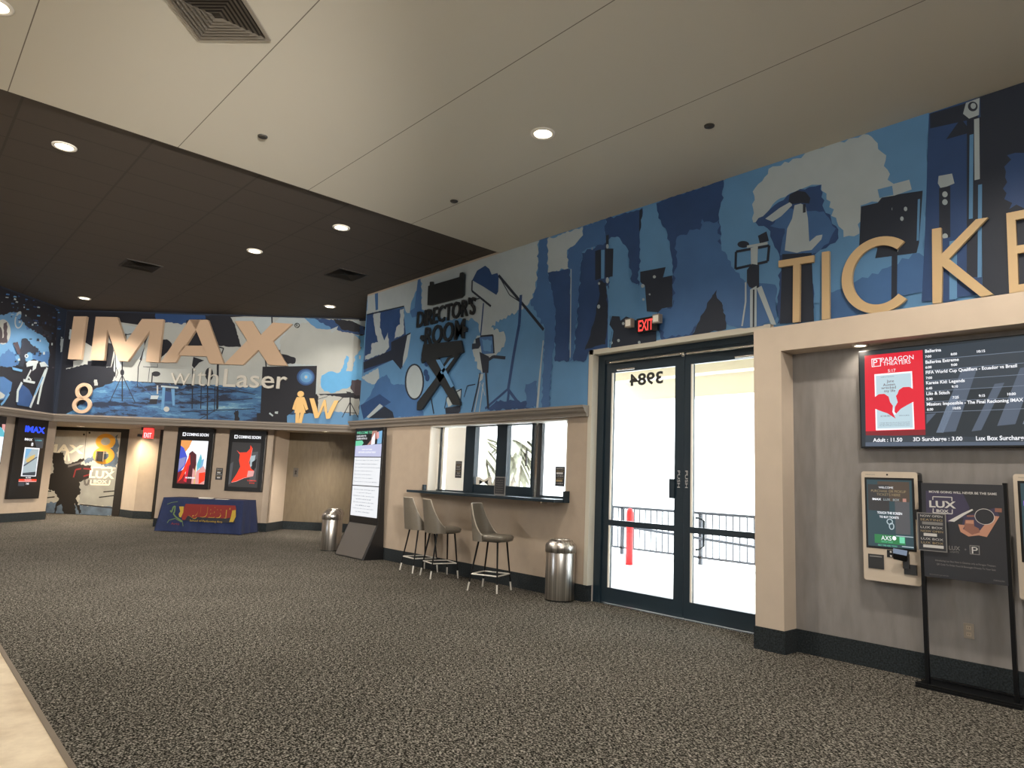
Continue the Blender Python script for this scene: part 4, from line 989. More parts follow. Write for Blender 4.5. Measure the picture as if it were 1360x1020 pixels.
    k = MB(); k.fbox(F, X(.93), X(1.0), Z(.42), Z(.33), .002, .03, 'black_plastic'); k.build('camera_module', t, .003)
    k = MB(); k.fbox(F, X(.46), X(.49), Z(.035), Z(.02), .002, .004, 'black_plastic'); k.build('camera_eye', t); k = MB(); text(k, F, 'PARAGON', X(.08), Z(.035), X(.25), Z(.024), .003, 'p_grey'); k.build('housing_marks', t)
    return t
def KS(x, y): return FKi.S(x, y)
ka, kb = KS(1144, 770), KS(1221, 624)
kiosk(-2.585, -2.125, .765, 1.715, 'white ticket kiosk with a dark touch screen left of the floor sign')
k0 = KS(1345, 628)
kiosk(k0[0], k0[0] + .46, .765, 1.715, 'white ticket kiosk with a colourful screen, cut by the right edge of the photo', True)

# outlet on the alcove wall
FW = Frame((6.70, 0, 0), (0, -1, 0))
a = FW.S(1287, 838)
t = thing('wall_outlet', 'pale electrical outlet low on the grey wall behind the floor sign', 'outlet', FW.P(a[0], a[1] - .06, 0))
k = MB(); k.fbox(FW, a[0] - .037, a[0] + .037, a[1] - .06, a[1] + .06, 0, .007, 'cover_plate'); k.build('cover_plate', t, .003)
for dz in (-.026, .026): k = MB(); k.fbox(FW, a[0] - .017, a[0] + .017, a[1] + dz - .015, a[1] + dz + .015, .007, .009, 'tan_paint'); k.fbox(FW, a[0] - .008, a[0] - .005, a[1] + dz - .006, a[1] + dz + .006, .009, .010, 'black_plastic'); k.fbox(FW, a[0] + .005, a[0] + .008, a[1] + dz - .006, a[1] + dz + .006, .009, .010, 'black_plastic'); k.build('socket', t)

# ---- poster stand in front of the kiosks
FS = Frame((6.47, 0, 0), (0, -1, 0))
t = thing('sign_stand', 'black metal floor stand holding a dark seating advert between the kiosks', 'sign', (6.5, 1.78, 0))
s0, s1 = -2.07, -1.475
k = MB(); k.box((6.36, 1.42, 0.0), (6.66, 2.13, .022), 'black_metal'); k.box((6.36, 1.42, .022), (6.39, 2.13, .04), 'black_metal'); k.box((6.63, 1.42, .022), (6.66, 2.13, .04), 'black_metal'); k.build('base_plate', t, .003)
for s in (s0, s1): k = MB(); k.fbox(FS, s - .015, s + .015, .02, 1.64, -.015, .015, 'black_metal'); k.build('upright', t)
k = MB(); k.fbox(FS, s0 + .01, s1 - .01, .865, 1.625, -.012, .016, 'p_dark'); k.build('poster_frame', t, .002)
C3 = crop(1215, 635, 6.58)
k = MB()
def ss(x, y): return FS.S(*C3(x, y), .017)
def sp(m, P, o=.0175): k.flat(FS, [ss(*p) for p in P], o, m)
def st(body, x0, y0, x1, y1, m='p_white', bold=0.0, o=.0195):
    a = ss(x0, y0); b = ss(x1, y1); zc = (a[1] + b[1]) / 2
    text(k, FS, body, a[0], a[1], b[0], ss(x0, y0 - abs(y0 - y1))[1], o, m, bold)
sp('p_purple', [(95, 110), (420, 135), (480, 260), (440, 340), (300, 390), (100, 320)])
sp('p_purple', [(430, 330), (700, 260), (740, 330), (640, 500), (400, 460)], .0177)
sp('p_white', [(290, 375), (420, 305), (500, 270), (510, 280), (430, 325), (345, 382)], .018); sp('p_brown', [(455, 325), (520, 325), (520, 338), (455, 338)], .018); sp('p_brown', [(700, 262), (760, 265), (760, 300), (700, 295)], .018)
sp('p_skin', [(380, 405), (440, 410), (420, 445), (560, 470), (640, 370), (690, 330), (740, 335), (700, 400), (630, 515), (560, 500), (470, 510), (400, 470)], .0182)
sp('p_brown', [(440, 365), (515, 365), (520, 420), (560, 440), (570, 475), (500, 495), (430, 450)], .0184); sp('p_skin', [(445, 370), (515, 368), (515, 400), (445, 395)], .0186)
st('MOVIE GOING WILL NEVER BE THE SAME', 125, 128, 715, 108, bold=.02)
st('LUX', 128, 255, 358, 195, bold=.03); st('BOX', 190, 297, 295, 272, bold=.03)
k.build('poster_print', t)
k = MB()
for P in ([(158, 190), (158, 162), (325, 168), (325, 200)], [(162, 265), (160, 302), (328, 312), (328, 275)]):
    q = [ss(*p) for p in P]
    for a, b in zip(q, q[1:]):
        dx, dy = b[0] - a[0], b[1] - a[1]; L = math.hypot(dx, dy); nx, ny = -dy / L * .0035, dx / L * .0035
        k.flat(FS, [(a[0] + nx, a[1] + ny), (b[0] + nx, b[1] + ny), (b[0] - nx, b[1] - ny), (a[0] - nx, a[1] - ny)], .0196, 'p_white')
k.build('logo_brackets', t); k = MB()
c = ss(610, 337); k.flat(FS, arc(*c, .067, .062, 0, 360, 30)[:-1], .0192, 'p_white'); k.flat(FS, arc(*c, .063, .058, 0, 360, 30)[:-1], .0194, 'p_dark')
k.build('printed_circle', t); k = MB()
st('LUX', 300, 625, 395, 590, 'p_grey', .02); st('LIGHTS', 310, 650, 385, 634, 'p_grey'); st('+', 434, 632, 452, 614, 'p_grey')
q0 = ss(482, 665); q1 = ss(565, 592); k.fbox(FS, q0[0], q1[0], q0[1], q1[1], .0175, .019, 'p_grey'); k.fbox(FS, q0[0] + .006, q1[0] - .006, q0[1] + .006, q1[1] - .006, .019, .0194, 'p_dark'); st('P', 500, 658, 550, 600, 'p_white', 0, .0198)
k.build('small_logos', t); k = MB()
st('Introducing Lux Box Now in Cinemas only at Paragon Theaters', 180, 728, 705, 708, 'p_grey', .01); st('QR Code To Order Food & Beverages Directly To Your Seat', 192, 762, 705, 742, 'p_grey', .01)
st('BECAUSE EVERY SEAT MATTERS', 130, 842, 295, 834, 'p_grey'); st('PARAGON', 690, 900, 785, 886, 'p_grey')
k.build('poster_lettering', t)
# small framed sheet clipped on the stand's left post
F5 = Frame((6.44, 0, 0), (0, -1, 0))
notice('clipped_notice', F5, C3, 30, 312, 272, 628, .0, 'small black notice with a pale border clipped to the left of the floor sign', 9, 'p_grey', seed=7)
a = F5.S(*C3(30, 628)); b = F5.S(*C3(272, 312))
k = MB(); k.fbox(F5, a[0] + .008, b[0] - .008, a[1] + .008, b[1] - .008, .004, .0047, 'p_dark'); k.build('dark_field', bpy.data.objects['clipped_notice'])

# ---- exit signs
t = thing('exit_sign', 'lit red exit sign with two pale emergency lamp heads above the glass doors', 'exit sign', FA.P(-5.4, 3.3, 0))
C7 = crop(700, 240, 4.0)
a = FA.S(*C7(600, 815)); b = FA.S(*C7(712, 725))
k = MB(); k.fbox(FA, a[0], b[0], a[1], b[1] + .01, .03, .08, 'black_plastic'); k.build('sign_box', t, .004)
a2 = FA.S(*C7(612, 812)); b2 = FA.S(*C7(692, 732))
k = MB(); text(k, FA, 'EXIT', a2[0], a2[1] + .01, b2[0], b2[1] - .01, .0815, 'exit_red', .015); k.build('lettering', t)
for p in ((570, 765), (717, 742)):
    c = FA.S(*C7(*p)); k = MB(); k.fbox(FA, c[0] - .05, c[0] + .05, c[1] - .055, c[1] + .055, .06, .13, 'cover_plate'); k.fbox(FA, c[0] - .038, c[0] + .038, c[1] - .04, c[1] + .04, .13, .133, 'white_paint'); k.build('lamp_head', t, .008)
FE = Frame((13.0, 13.0, 0), (1, -1, 0))
a = FE.S(190, 583); b = FE.S(205, 564)
t = thing('exit_sign', 'lit red exit sign hanging under the far soffit beside the auditorium doors', 'exit sign', FE.P((a[0] + b[0]) / 2, 2.3, 0))
k = MB(); k.fbox(FE, a[0], b[0], a[1] + .02, 2.50, -.03, .03, 'exit_red'); k.build('sign_box', t)
k = MB(); text(k, FE, 'EXIT', a[0] + .03, a[1] + .04, b[0] - .03, a[1] + .17, .032, 's_text', .02); k.build('lettering', t)
k = MB(); k.fbox(FE, a[0] - .14, a[0] - .06, a[1] + .06, a[1] + .13, -.05, .05, 'charcoal_panel'); k.build('lamp_head', t)
k = MB(); k.fbox(FE, a[0] - .07, b[0], 2.44, SOF, -.02, .02, 'charcoal_panel'); k.build('bracket', t)

# ---- raised lettering on the walls
def sign_part(t, name, F, pieces, m, o0=.02, o1=.06):
    k = MB()
    for P in pieces: k.prism(F, P, o0, o1, m)
    return k.build(name, t)
def PXS(F, cr, P, o=.05): return [F.S(*cr(x, y), o) for x, y in P]
# TICKETS over the portal
CK = crop(940, 110, 3.09)
t = thing('ticket_lettering', 'large gold raised lettering above the ticket alcove', 'sign', FA.P(-2.0, 3.13, .02))
OT = .06
def kp(P): return PXS(FA, CK, P, OT)
def letter(P_list, o0=.027, o1=.06, m='gold_paint', F=FA, tt=None): return sign_part(tt or t, 'letter', F, P_list, m, o0, o1)
letter([kp([(290, 730), (435, 707), (433, 735), (378, 743), (376, 980), (348, 984), (350, 748), (290, 757)])])
letter([kp([(468, 695), (498, 690), (499, 968), (468, 972)])])
q0 = kp([(702, 788)])[0]
tl = kp([(549, 805), (702, 945), (702, 632)])
rx = q0[0] - tl[0][0]; ry = (tl[2][1] - tl[1][1]) / 2; cz = (tl[2][1] + tl[1][1]) / 2
k = MB(); band(k, FA, arc(q0[0], cz, rx, ry, 48, 312, 48), arc(q0[0], cz, rx - .10, ry - .085, 48, 312, 48), .027, .06, 'gold_paint'); k.build('letter', t)
letter([kp([(920, 600), (957, 594), (960, 702), (1100, 560), (1150, 552), (990, 722), (1172, 868), (1120, 878), (962, 752), (960, 902), (922, 906)])])
letter([kp([(1225, 535), (1400, 500), (1400, 535), (1262, 562), (1268, 668), (1385, 650), (1385, 680), (1270, 700), (1275, 828), (1410, 805), (1410, 838), (1237, 864)])])
zb_ = kp([(1237, 864)])[0][1]; zt_ = kp([(1225, 535)])[0][1]; se = kp([(1410, 838)])[0][0]
for ch, w in (('T', .42), ('S', .34)):
    k = MB(); text(k, FA, ch, se + .14, zb_, se + .14 + w, zt_, .027, 'gold_paint', depth=.033); k.build('letter', t); se += w + .14

# folding chair sign of the director's room
CS = crop(470, 340, 4.636)
t = thing('chair_sign', 'black raised folding chair emblem with a two-line room name on the long mural', 'sign', FA.P(-9.7, 2.9, .02))
def cp(P): return PXS(FA, CS, P, .05)
sign_part(t, 'backrest_panel', FA, [cp([(460, 185), (470, 182), (470, 160), (485, 158), (487, 178), (652, 130), (655, 105), (672, 100), (680, 112), (675, 240), (660, 255), (480, 302), (455, 302)])], 'sign_black')
k = MB()
a = cp([(385, 437)])[0]; b = cp([(745, 280)])[0]
zb1 = (cp([(385, 437)])[0][1] + cp([(735, 365)])[0][1]) / 2; zt1 = (cp([(390, 328)])[0][1] + cp([(735, 262)])[0][1]) / 2
text(k, FA, "DIRECTOR'S", a[0], zb1, b[0], zt1, .02, 'sign_black', .012, .035)
a = cp([(432, 555)])[0]; b = cp([(675, 500)])[0]
text(k, FA, 'ROOM', a[0], a[1], b[0], cp([(435, 440)])[0][1], .02, 'sign_black', .012, .035)
k.build('lettering', t)
for P in ([(408, 508), (414, 488), (432, 488), (436, 512), (424, 525)], [(668, 440), (682, 432), (696, 445), (692, 465), (672, 468)]): sign_part(t, 'chair_finial', FA, [cp(P)], 'sign_black')
sign_part(t, 'seat_panel', FA, [cp([(430, 545), (660, 520), (675, 590), (650, 605), (450, 640), (420, 660), (418, 610)])], 'sign_black')
for P in ([(580, 625), (660, 595), (420, 945), (390, 950), (392, 900), (500, 760)], [(440, 640), (520, 625), (655, 900), (655, 918), (610, 915), (520, 760)]):
    sign_part(t, 'crossed_leg', FA, [cp(P)], 'sign_black')
# the gaps between the doubled legs show the mural
k = MB(); k.flat(FA, cp([(508, 640), (535, 638), (620, 800), (600, 812)]), .0612, 'm_sky'); k.flat(FA, cp([(600, 632), (622, 625), (545, 730), (535, 715)]), .0612, 'm_sky'); k.build('leg_gap', t)

# big letters on the diagonal wall
CI = crop(0, 380, 5.2308); CJ = crop(240, 390, 5.2308)
t = thing('cinema_lettering', 'huge pale gold raised four-letter format name on the diagonal mural', 'sign', FI.P(-8, 3.7, .05))
def ip(P, cr=CI, o=.12): return PXS(FI, cr, P, o)
def jp(P, o=.12): return ip(P, CJ, o)
BI = dict(o0=.04, o1=.12, m='rose_gold', F=FI)
letter([ip([(512, 210), (602, 210), (562, 510), (470, 506)])], tt=t, **BI)
letter([ip([(665, 212), (815, 215), (873, 388), (986, 228), (1135, 230), (1102, 530), (1012, 525), (1040, 308), (888, 522), (820, 520), (745, 300), (722, 515), (628, 512)])], tt=t, **BI)
AP = lambda x, y: (x, y)
letter([ip([(213.2, 481.3), (251.5, 424.4), (266, 424.6), (260, 437.8), (246.7, 458.8), (240, 468), (233.2, 481.3)], AP),
        ip([(251.5, 424.4), (276.3, 424.8), (297.4, 483.7), (278.2, 482.7), (268.7, 458.8), (260, 437.8)], AP), ip([(244, 459), (270, 459), (275, 473.2), (236, 471.8)], AP)], tt=t, **BI)
letter([jp([(375, 190), (495, 190), (555, 287), (640, 200), (775, 210), (640, 330), (740, 500), (610, 495), (540, 390), (430, 495), (300, 490), (462, 325)])], tt=t, **BI)
# smaller line below
t = thing('format_lettering', 'thin raised white wording reading with laser under the big letters', 'sign', FI.P(-6, 3.1, .05))
for w, P0, P1, bo in (('with', (1165, 680), None, 0.0),):
    a = ip([(1170, 682)])[0]; b = jp([(248, 632)])[0]; zt2 = jp([(210, 515)])[0][1]
    k = MB(); text(k, FI, 'with', a[0], a[1], b[0], zt2, .03, 'pale_letter', -.012, .04); k.build('word', t)
a = jp([(285, 642)])[0]; b = jp([(728, 655)])[0]
k = MB(); text(k, FI, 'Laser', a[0], a[1] - .01, b[0], jp([(300, 520)])[0][1], .03, 'pale_letter', .005, .04); k.build('word', t)
# registered mark
k = MB(); c = jp([(800, 215)])[0]; band(k, FI, arc(*c, .06, .06, 0, 360, 20), arc(*c, .048, .048, 0, 360, 20), .03, .05, 'sign_black'); text(k, FI, 'R', c[0] - .022, c[1] - .03, c[0] + .022, c[1] + .03, .04, 'sign_black'); k.build('trademark_symbol', t)
# number 8
t = thing('auditorium_number', 'thin gold raised figure eight at the lower left of the diagonal mural', 'sign', FI.P(-10.6, 2.7, .02))
k = MB()
for c0, top, bot, lf, rt in ((0, (570, 670), (570, 785), (512, 725), (628, 725)), (0, (558, 765), (558, 883), (490, 825), (624, 825))):
    T_, B_, L_, R_ = (ip([q])[0] for q in (top, bot, lf, rt))
    cx_, cz_ = (L_[0] + R_[0]) / 2, (T_[1] + B_[1]) / 2; rx_, ry_ = (R_[0] - L_[0]) / 2, (T_[1] - B_[1]) / 2
    band(k, FI, arc(cx_, cz_, rx_, ry_, 0, 360, 36), arc(cx_, cz_, rx_ - .085, ry_ - .075, 0, 360, 36), .03, .07, 'rose_gold')
k.build('numeral', t)
# women's room figure and letter
t = thing('restroom_sign', 'gold raised woman figure beside a capital letter on the diagonal mural', 'sign', FI.P(-3.6, 2.6, .02))
c = jp([(826, 695)])[0]
sign_part(t, 'woman_figure', FI, [arc(c[0], c[1], .075, .07, 0, 360, 20)[:-1],
    jp([(800, 716), (850, 716), (862, 745), (878, 800), (862, 808), (845, 760), (860, 826), (782, 826), (800, 760), (785, 808), (768, 800), (785, 745)]),
    jp([(792, 826), (818, 826), (812, 896), (790, 896)]), jp([(826, 826), (850, 826), (832, 898), (810, 898)])], 'gold_letter', .03, .06)
sign_part(t, 'letter', FI, [jp([(888, 725), (918, 725), (950, 830), (988, 735), (1000, 735), (1012, 835), (1062, 740), (1090, 740), (1030, 866), (1005, 868), (988, 775), (950, 862), (925, 864)])], 'gold_letter', .03, .06)

# ---- auditorium door wall, printed with a camera picture
CD = crop(0, 540, 6.8)
door8 = thing('door_2', None, None, FD.P(-13.2, 0, 0)); door8['kind'] = 'structure'
def dp(P, o=.03): return PXS(FD, CD, P, o)
k = MB(); a = FD.S(66, 600); b = FD.S(161, 600)
lf, rt = FD.S(60, 640)[0], FD.S(159, 640)[0]
MD = Mural(FD, CD, lf - .25, rt - .02, 0.01, 2.42); MD.o = .03
MD.p('d_concrete', [(300, -50), (1180, -50), (1180, 1100), (300, 1100)])
MD.p('d_slate', [(1000, 420), (1060, 260), (1075, 250), (1060, 560), (950, 540), (860, 490), (780, 520), (760, 480), (880, 440)], .03)
MD.p('d_slate', [(380, 440), (470, 420), (500, 200), (510, 180), (495, 440)], .02)
MD.p('d_concrete2', [(720, 560), (1100, 560), (1080, 920), (1000, 900), (720, 880)], .02)
MD.p('d_slate', [(380, 870), (520, 860), (740, 890), (1080, 910), (1080, 985), (380, 985)], .02)
MD.p('d_black', [(465, 400), (580, 415), (590, 510), (620, 520), (760, 465), (770, 480), (700, 520), (830, 530), (835, 600), (800, 650), (720, 680), (735, 780), (690, 830), (750, 965), (720, 970), (680, 870), (690, 970), (660, 970), (580, 970), (560, 880), (520, 900), (510, 970), (485, 970), (520, 860), (540, 830), (500, 760), (430, 750), (450, 700), (450, 620), (490, 600), (490, 520)], .02)
for P in ([(430, 762), (470, 765)], [(415, 825), (500, 815)], [(900, 820), (1070, 800)], [(940, 770), (1070, 760)], [(730, 885), (1060, 918)]): MD.l('d_black', P, .035)
MD.p('d_grey', [(620, 530), (740, 500), (740, 515), (620, 550)]); MD.l('d_red', [(670, 640), (690, 570), (740, 560)], .04); MD.l('d_red', [(760, 560), (830, 565), (825, 610), (760, 630)], .04)
MD.p('d_white', [(585, 480), (605, 395), (625, 395), (640, 490), (622, 495), (612, 420), (600, 490)]); MD.l('d_grey', [(770, 660), (775, 705), (800, 705), (812, 660)], .06)
MD.l('d_black', [(792, 190), (765, 480)], .012)
for q in ((765, 253), (815, 237)): MD.e('d_black', q, 9, 9)
MD.e('d_grey', (615, 200), 6, 6)
o = MD.mb.build('door_print', door8)
k = MB(); o_ = MD.o + .002
a = FD.S(*CD(470, 415)); b = FD.S(*CD(768, 350)); text(k, FD, 'IMAX', a[0] - .35, a[1], b[0], b[1], o_, 'd_white', .04)
a = FD.S(*CD(828, 645)); b = FD.S(*CD(1045, 585)); text(k, FD, 'LUX', a[0] - .06, a[1], b[0], b[1], o_, 'd_white', .04)
a = FD.S(*CD(850, 690)); b = FD.S(*CD(975, 665)); text(k, FD, 'BOX', a[0], a[1], b[0], b[1], o_, 'd_white', .03)
o = k.build('door_lettering', door8)
k = MB()
for P in ([(838, 590), (842, 548), (1018, 555), (1015, 585)], [(828, 660), (825, 702), (992, 706), (1000, 665)]):
    q = [FD.S(*CD(*p)) for p in P]
    for a, b in zip(q, q[1:]):
        dx, dy = b[0] - a[0], b[1] - a[1]; L = math.hypot(dx, dy); nx, ny = -dy / L * .02, dx / L * .02
        k.flat(FD, [(a[0] + nx, a[1] + ny), (b[0] + nx, b[1] + ny), (b[0] - nx, b[1] - ny), (a[0] - nx, a[1] - ny)], o_, 'd_white')
k.build('logo_brackets', door8)
k = MB()
for L_, R_, T_, B_ in (((872, 310), (1050, 310), (965, 245), (955, 385)), ((848, 430), (1042, 430), (950, 365), (950, 520))):
    L_, R_, T_, B_ = (FD.S(*CD(*q)) for q in (L_, R_, T_, B_)); cx_, cz_ = (L_[0] + R_[0]) / 2, (T_[1] + B_[1]) / 2
    rx_, ry_ = (R_[0] - L_[0]) / 2, (T_[1] - B_[1]) / 2
    band(k, FD, arc(cx_, cz_, rx_, ry_, 0, 360, 36), arc(cx_, cz_, rx_ * .48, ry_ * .50, 0, 360, 36), o_ - .001, o_ + .002, 'd_orange')
k.build('door_numeral', door8)
k = MB(); q = [FD.S(*CD(*p)) for p in ((890, 495), (920, 495), (935, 405), (898, 405))]
k.fbox(FD, q[0][0], q[1][0] + .05, q[0][1], q[2][1], o_, o_ + .05, 'd_black'); k.fbox(FD, q[0][0] - .05, q[0][0] - .02, q[0][1], q[2][1], o_, o_ + .06, 'chrome'); k.fbox(FD, q[1][0] + .07, q[1][0] + .10, q[0][1], q[2][1], o_, o_ + .06, 'chrome'); k.build('door_handle', door8)
k = MB(); k.fbox(FD, lf - .25, rt + .1, 2.42, SOF, 0, .06, 'd_black'); k.fbox(FD, rt - .10, rt + .12, 0, SOF, 0, .05, 'd_black'); k.build('door_frame', door8)

# ---- lit poster displays
CPo = crop(220, 560, 9.714)
def poster_case(F, cr, corners, label, name='poster_display', depth=.10, group='lit poster displays on the far walls'):
    q = [F.S(*cr(*p), depth) for p in corners]
    s0 = (q[0][0] + q[3][0]) / 2; s1 = (q[1][0] + q[2][0]) / 2; z1 = (q[0][1] + q[1][1]) / 2; z0 = (q[2][1] + q[3][1]) / 2
    t = thing(name, label, 'poster display', F.P((s0 + s1) / 2, z0, 0), group)
    k = MB(); k.fbox(F, s0, s1, z0, z1, .0, depth, 'black_plastic'); k.build('casing', t, .006)
    return t, s0, s1, z0, z1
def uv(F, k, s0, s1, z0, z1, o):
    def fl(m, P, d=.0): k.flat(F, [(s0 + (s1 - s0) * a, z1 - (z1 - z0) * b) for a, b in P], o + d, m)
    def tx(body, a0, b1, a1, b0, m='s_text', d=.003, bold=.02): text(k, F, body, s0 + (s1 - s0) * a0, z1 - (z1 - z0) * b1, s0 + (s1 - s0) * a1, z1 - (z1 - z0) * b0, o + d, m, bold)
    return fl, tx
def coming_soon(t, F, s0, s1, z0, z1, o, xshift=0.0):
    k = MB(); fl, tx = uv(F, k, s0, s1, z0, z1, o)
    tx('COMING SOON', .25 + xshift, .135, .86 + xshift, .085, bold=.04); fl('s_text', [(.14 + xshift, .08), (.23 + xshift, .08), (.23 + xshift, .14), (.14 + xshift, .14)], .001); fl('s_black', [(.165 + xshift, .093), (.21 + xshift, .093), (.21 + xshift, .127), (.165 + xshift, .127)], .002)
    k.build('heading', t)
t, s0, s1, z0, z1 = poster_case(FP, CPo, ((165, 70), (630, 95), (550, 880), (80, 850)), 'lit poster with blue, white and red colours, left of the two above the blue table')
coming_soon(t, FP, s0, s1, z0, z1, .101)
k = MB(); fl, tx = uv(FP, k, s0, s1, z0, z1, .101)
def wavy(P, amp, seed): return jag(P, amp, .04, seed)
fl('s_text', [(.12, .21), (.87, .21), (.87, .92), (.12, .92)])
fl('s_orange', [(.12, .21), (.42, .21), (.36, .32), (.25, .42), (.12, .30)], .001); fl('s_cobalt', [(.12, .30), (.22, .34), (.33, .48), (.30, .62), (.12, .78)], .0013); fl('s_purple', [(.12, .52), (.3, .48), (.28, .62), (.12, .72)], .0016)
fl('s_cyan', [(.62, .60), (.70, .42), (.74, .5), (.72, .62), (.64, .72)], .0013); fl('s_skyblue', [(.68, .55), (.80, .50), (.78, .66), (.7, .68)], .0012); fl('s_pink', [(.62, .72), (.80, .62), (.87, .68), (.87, .92), (.6, .92)], .0017); fl('s_hotred', [(.70, .74), (.87, .72), (.87, .86), (.72, .92)], .002)
fl('s_darkred', [(.12, .74), (.30, .68), (.36, .92), (.12, .92)], .002); fl('s_yellow', [(.50, .68), (.60, .56), (.62, .92), (.50, .92)], .002)
# plain streaks of red and dark red in the middle of the picture
fl('s_ink', [(.38, .42), (.46, .38), (.58, .44), (.60, .60), (.52, .92), (.34, .92), (.34, .66)], .0026); fl('s_hotred', [(.40, .44), (.44, .60), (.24, .84), (.14, .90), (.26, .68)], .0030); fl('s_pink', [(.52, .66), (.60, .72), (.58, .92), (.52, .92)], .0030); fl('s_red', [(.36, .64), (.42, .60), (.38, .90), (.30, .88)], .0034)
tx('SUMMER', .34, .835, .62, .81, d=.004, bold=.04)
k.build('picture', t)
t, s0, s1, z0, z1 = poster_case(FP, CPo, ((832, 108), (1310, 122), (1225, 910), (750, 890)), 'lit poster, jagged red shape on black, right of the two above the blue table')
coming_soon(t, FP, s0, s1, z0, z1, .101)
k = MB(); fl, tx = uv(FP, k, s0, s1, z0, z1, .101)
fl('s_dim', [(.10, .20), (.88, .20), (.88, .93), (.10, .93)]); fl('s_grey', [(.62, .36), (.82, .34), (.82, .82), (.66, .84)], .001); fl('s_mist', [(.62, .42), (.76, .40), (.74, .56), (.64, .60)], .0014); fl('s_black', [(.68, .52), (.80, .46), (.80, .60), (.70, .70)], .0018); fl('s_grey', [(.10, .56), (.18, .52), (.16, .88), (.10, .90)], .001)
P = [(.24, .33), (.32, .37), (.52, .36), (.60, .30), (.60, .24), (.66, .29), (.64, .40), (.60, .52), (.66, .62), (.76, .66), (.74, .74), (.50, .78), (.30, .84), (.17, .86), (.30, .72), (.38, .60), (.33, .50), (.34, .40)]
fl('s_pink', [(a + .006, b + .006) for a, b in P], .002); fl('s_hotred', P, .0026); fl('s_pink', [(.60, .66), (.76, .66), (.74, .74), (.58, .76)], .003)
tx('COMING', .60, .83, .84, .81, 's_hotred', bold=.02); tx('JUNE', .66, .87, .80, .85, 's_hotred')
k.build('picture', t)
# tall display on the left wall
CL = crop(0, 545, 7.84)
t, s0, s1, z0, z1 = poster_case(FK, CL, ((195, 72), (515, 112), (400, 915), (80, 928)), 'tall black display with a blue lit heading on the left wall', 'tall_display', .08)
k = MB(); fl, tx = uv(FK, k, s0, s1, z0, z1, .081)
tx('IMAX', .24, .17, .90, .09, 's_blue', bold=.05); k.build('heading', t)
k = MB(); fl, tx = uv(FK, k, s0, s1, z0, z1, .081)
fl('s_slate', [(.55, .23), (.90, .23), (.90, .36), (.70, .36)]); tx('IMAX', .27, .275, .52, .245, bold=.04); tx('LASER', .62, .27, .84, .255, 's_cyan'); tx('8', .50, .34, .57, .295, bold=.03)
fl('s_text', [(.31, .36), (.80, .36), (.80, .72), (.31, .72)], .001); fl('s_mist', [(.35, .375), (.77, .375), (.77, .71), (.35, .71)], .0015); fl('s_skyblue', [(.35, .375), (.55, .375), (.42, .48), (.35, .50)], .002); fl('s_yellow', [(.40, .52), (.52, .47), (.68, .44), (.66, .49), (.50, .54), (.44, .55)], .0025); fl('s_greytext', [(.35, .58), (.74, .47), (.76, .48), (.36, .60)], .0023); fl('s_slate', [(.35, .68), (.77, .66), (.77, .71), (.35, .71)], .0024)
tx('4:30', .46, .745, .64, .73, bold=.04); fl('s_hotred', [(.26, .755), (.84, .755), (.84, .778), (.26, .778)], .001); fl('s_pink', [(.26, .778), (.84, .778), (.84, .79), (.26, .79)], .001); tx('TICKETS', .44, .772, .66, .76, bold=.02); tx('7:45', .50, .825, .60, .80, bold=.03); fl('s_slate', [(.26, .80), (.46, .80), (.46, .84), (.26, .84)], .0005)
k.build('picture', t)
t, s0, s1, z0, z1 = poster_case(FK, CL, ((-240, 30), (78, 68), (0, 560), (-300, 560)), 'bright display cut by the left edge of the photo', 'tall_display', .08)
k = MB(); fl, tx = uv(FK, k, s0, s1, z0, z1, .081)
fl('s_text', [(.06, .08), (.98, .08), (.98, .96), (.06, .96)]); fl('s_cyan', [(.06, .20), (.86, .22), (.98, .34), (.98, .42), (.06, .42)], .001); fl('s_black', [(.3, .08), (.98, .08), (.98, .2), (.86, .24), (.6, .16)], .0015); fl('s_pink', [(.86, .16), (.98, .16), (.98, .30), (.88, .26)], .002)
k.build('picture', t)
notice('wall_notice', FP, CPo, 640, 600, 742, 748, .0, 'small dark notice on the wall between the two lit posters', 6, seed=11)
# braille room sign on the recess wall
CR5 = crop(360, 540, 4.635)
a = FR.S(*CR5(135, 432)); b = FR.S(*CR5(170, 378))
t = thing('restroom_plate', 'small dim restroom plate on the bronze recess wall', 'sign', FR.P(a[0], a[1], 0))
k = MB(); k.fbox(FR, a[0], b[0], a[1], b[1], .0, .008, 'grey_panel'); k.build('plate', t)
k = MB(); c = ((a[0] + b[0]) / 2 , b[1] - .09); k.flat(FR, arc(c[0], c[1], .028, .028, 0, 360, 12)[:-1], .0085, 'd_black'); k.flat(FR, [(c[0] - .03, c[1] - .08), (c[0] + .03, c[1] - .08), (c[0] + .012, c[1] - .02), (c[0] - .012, c[1] - .02)], .0085, 'd_black'); k.build('symbol', t)

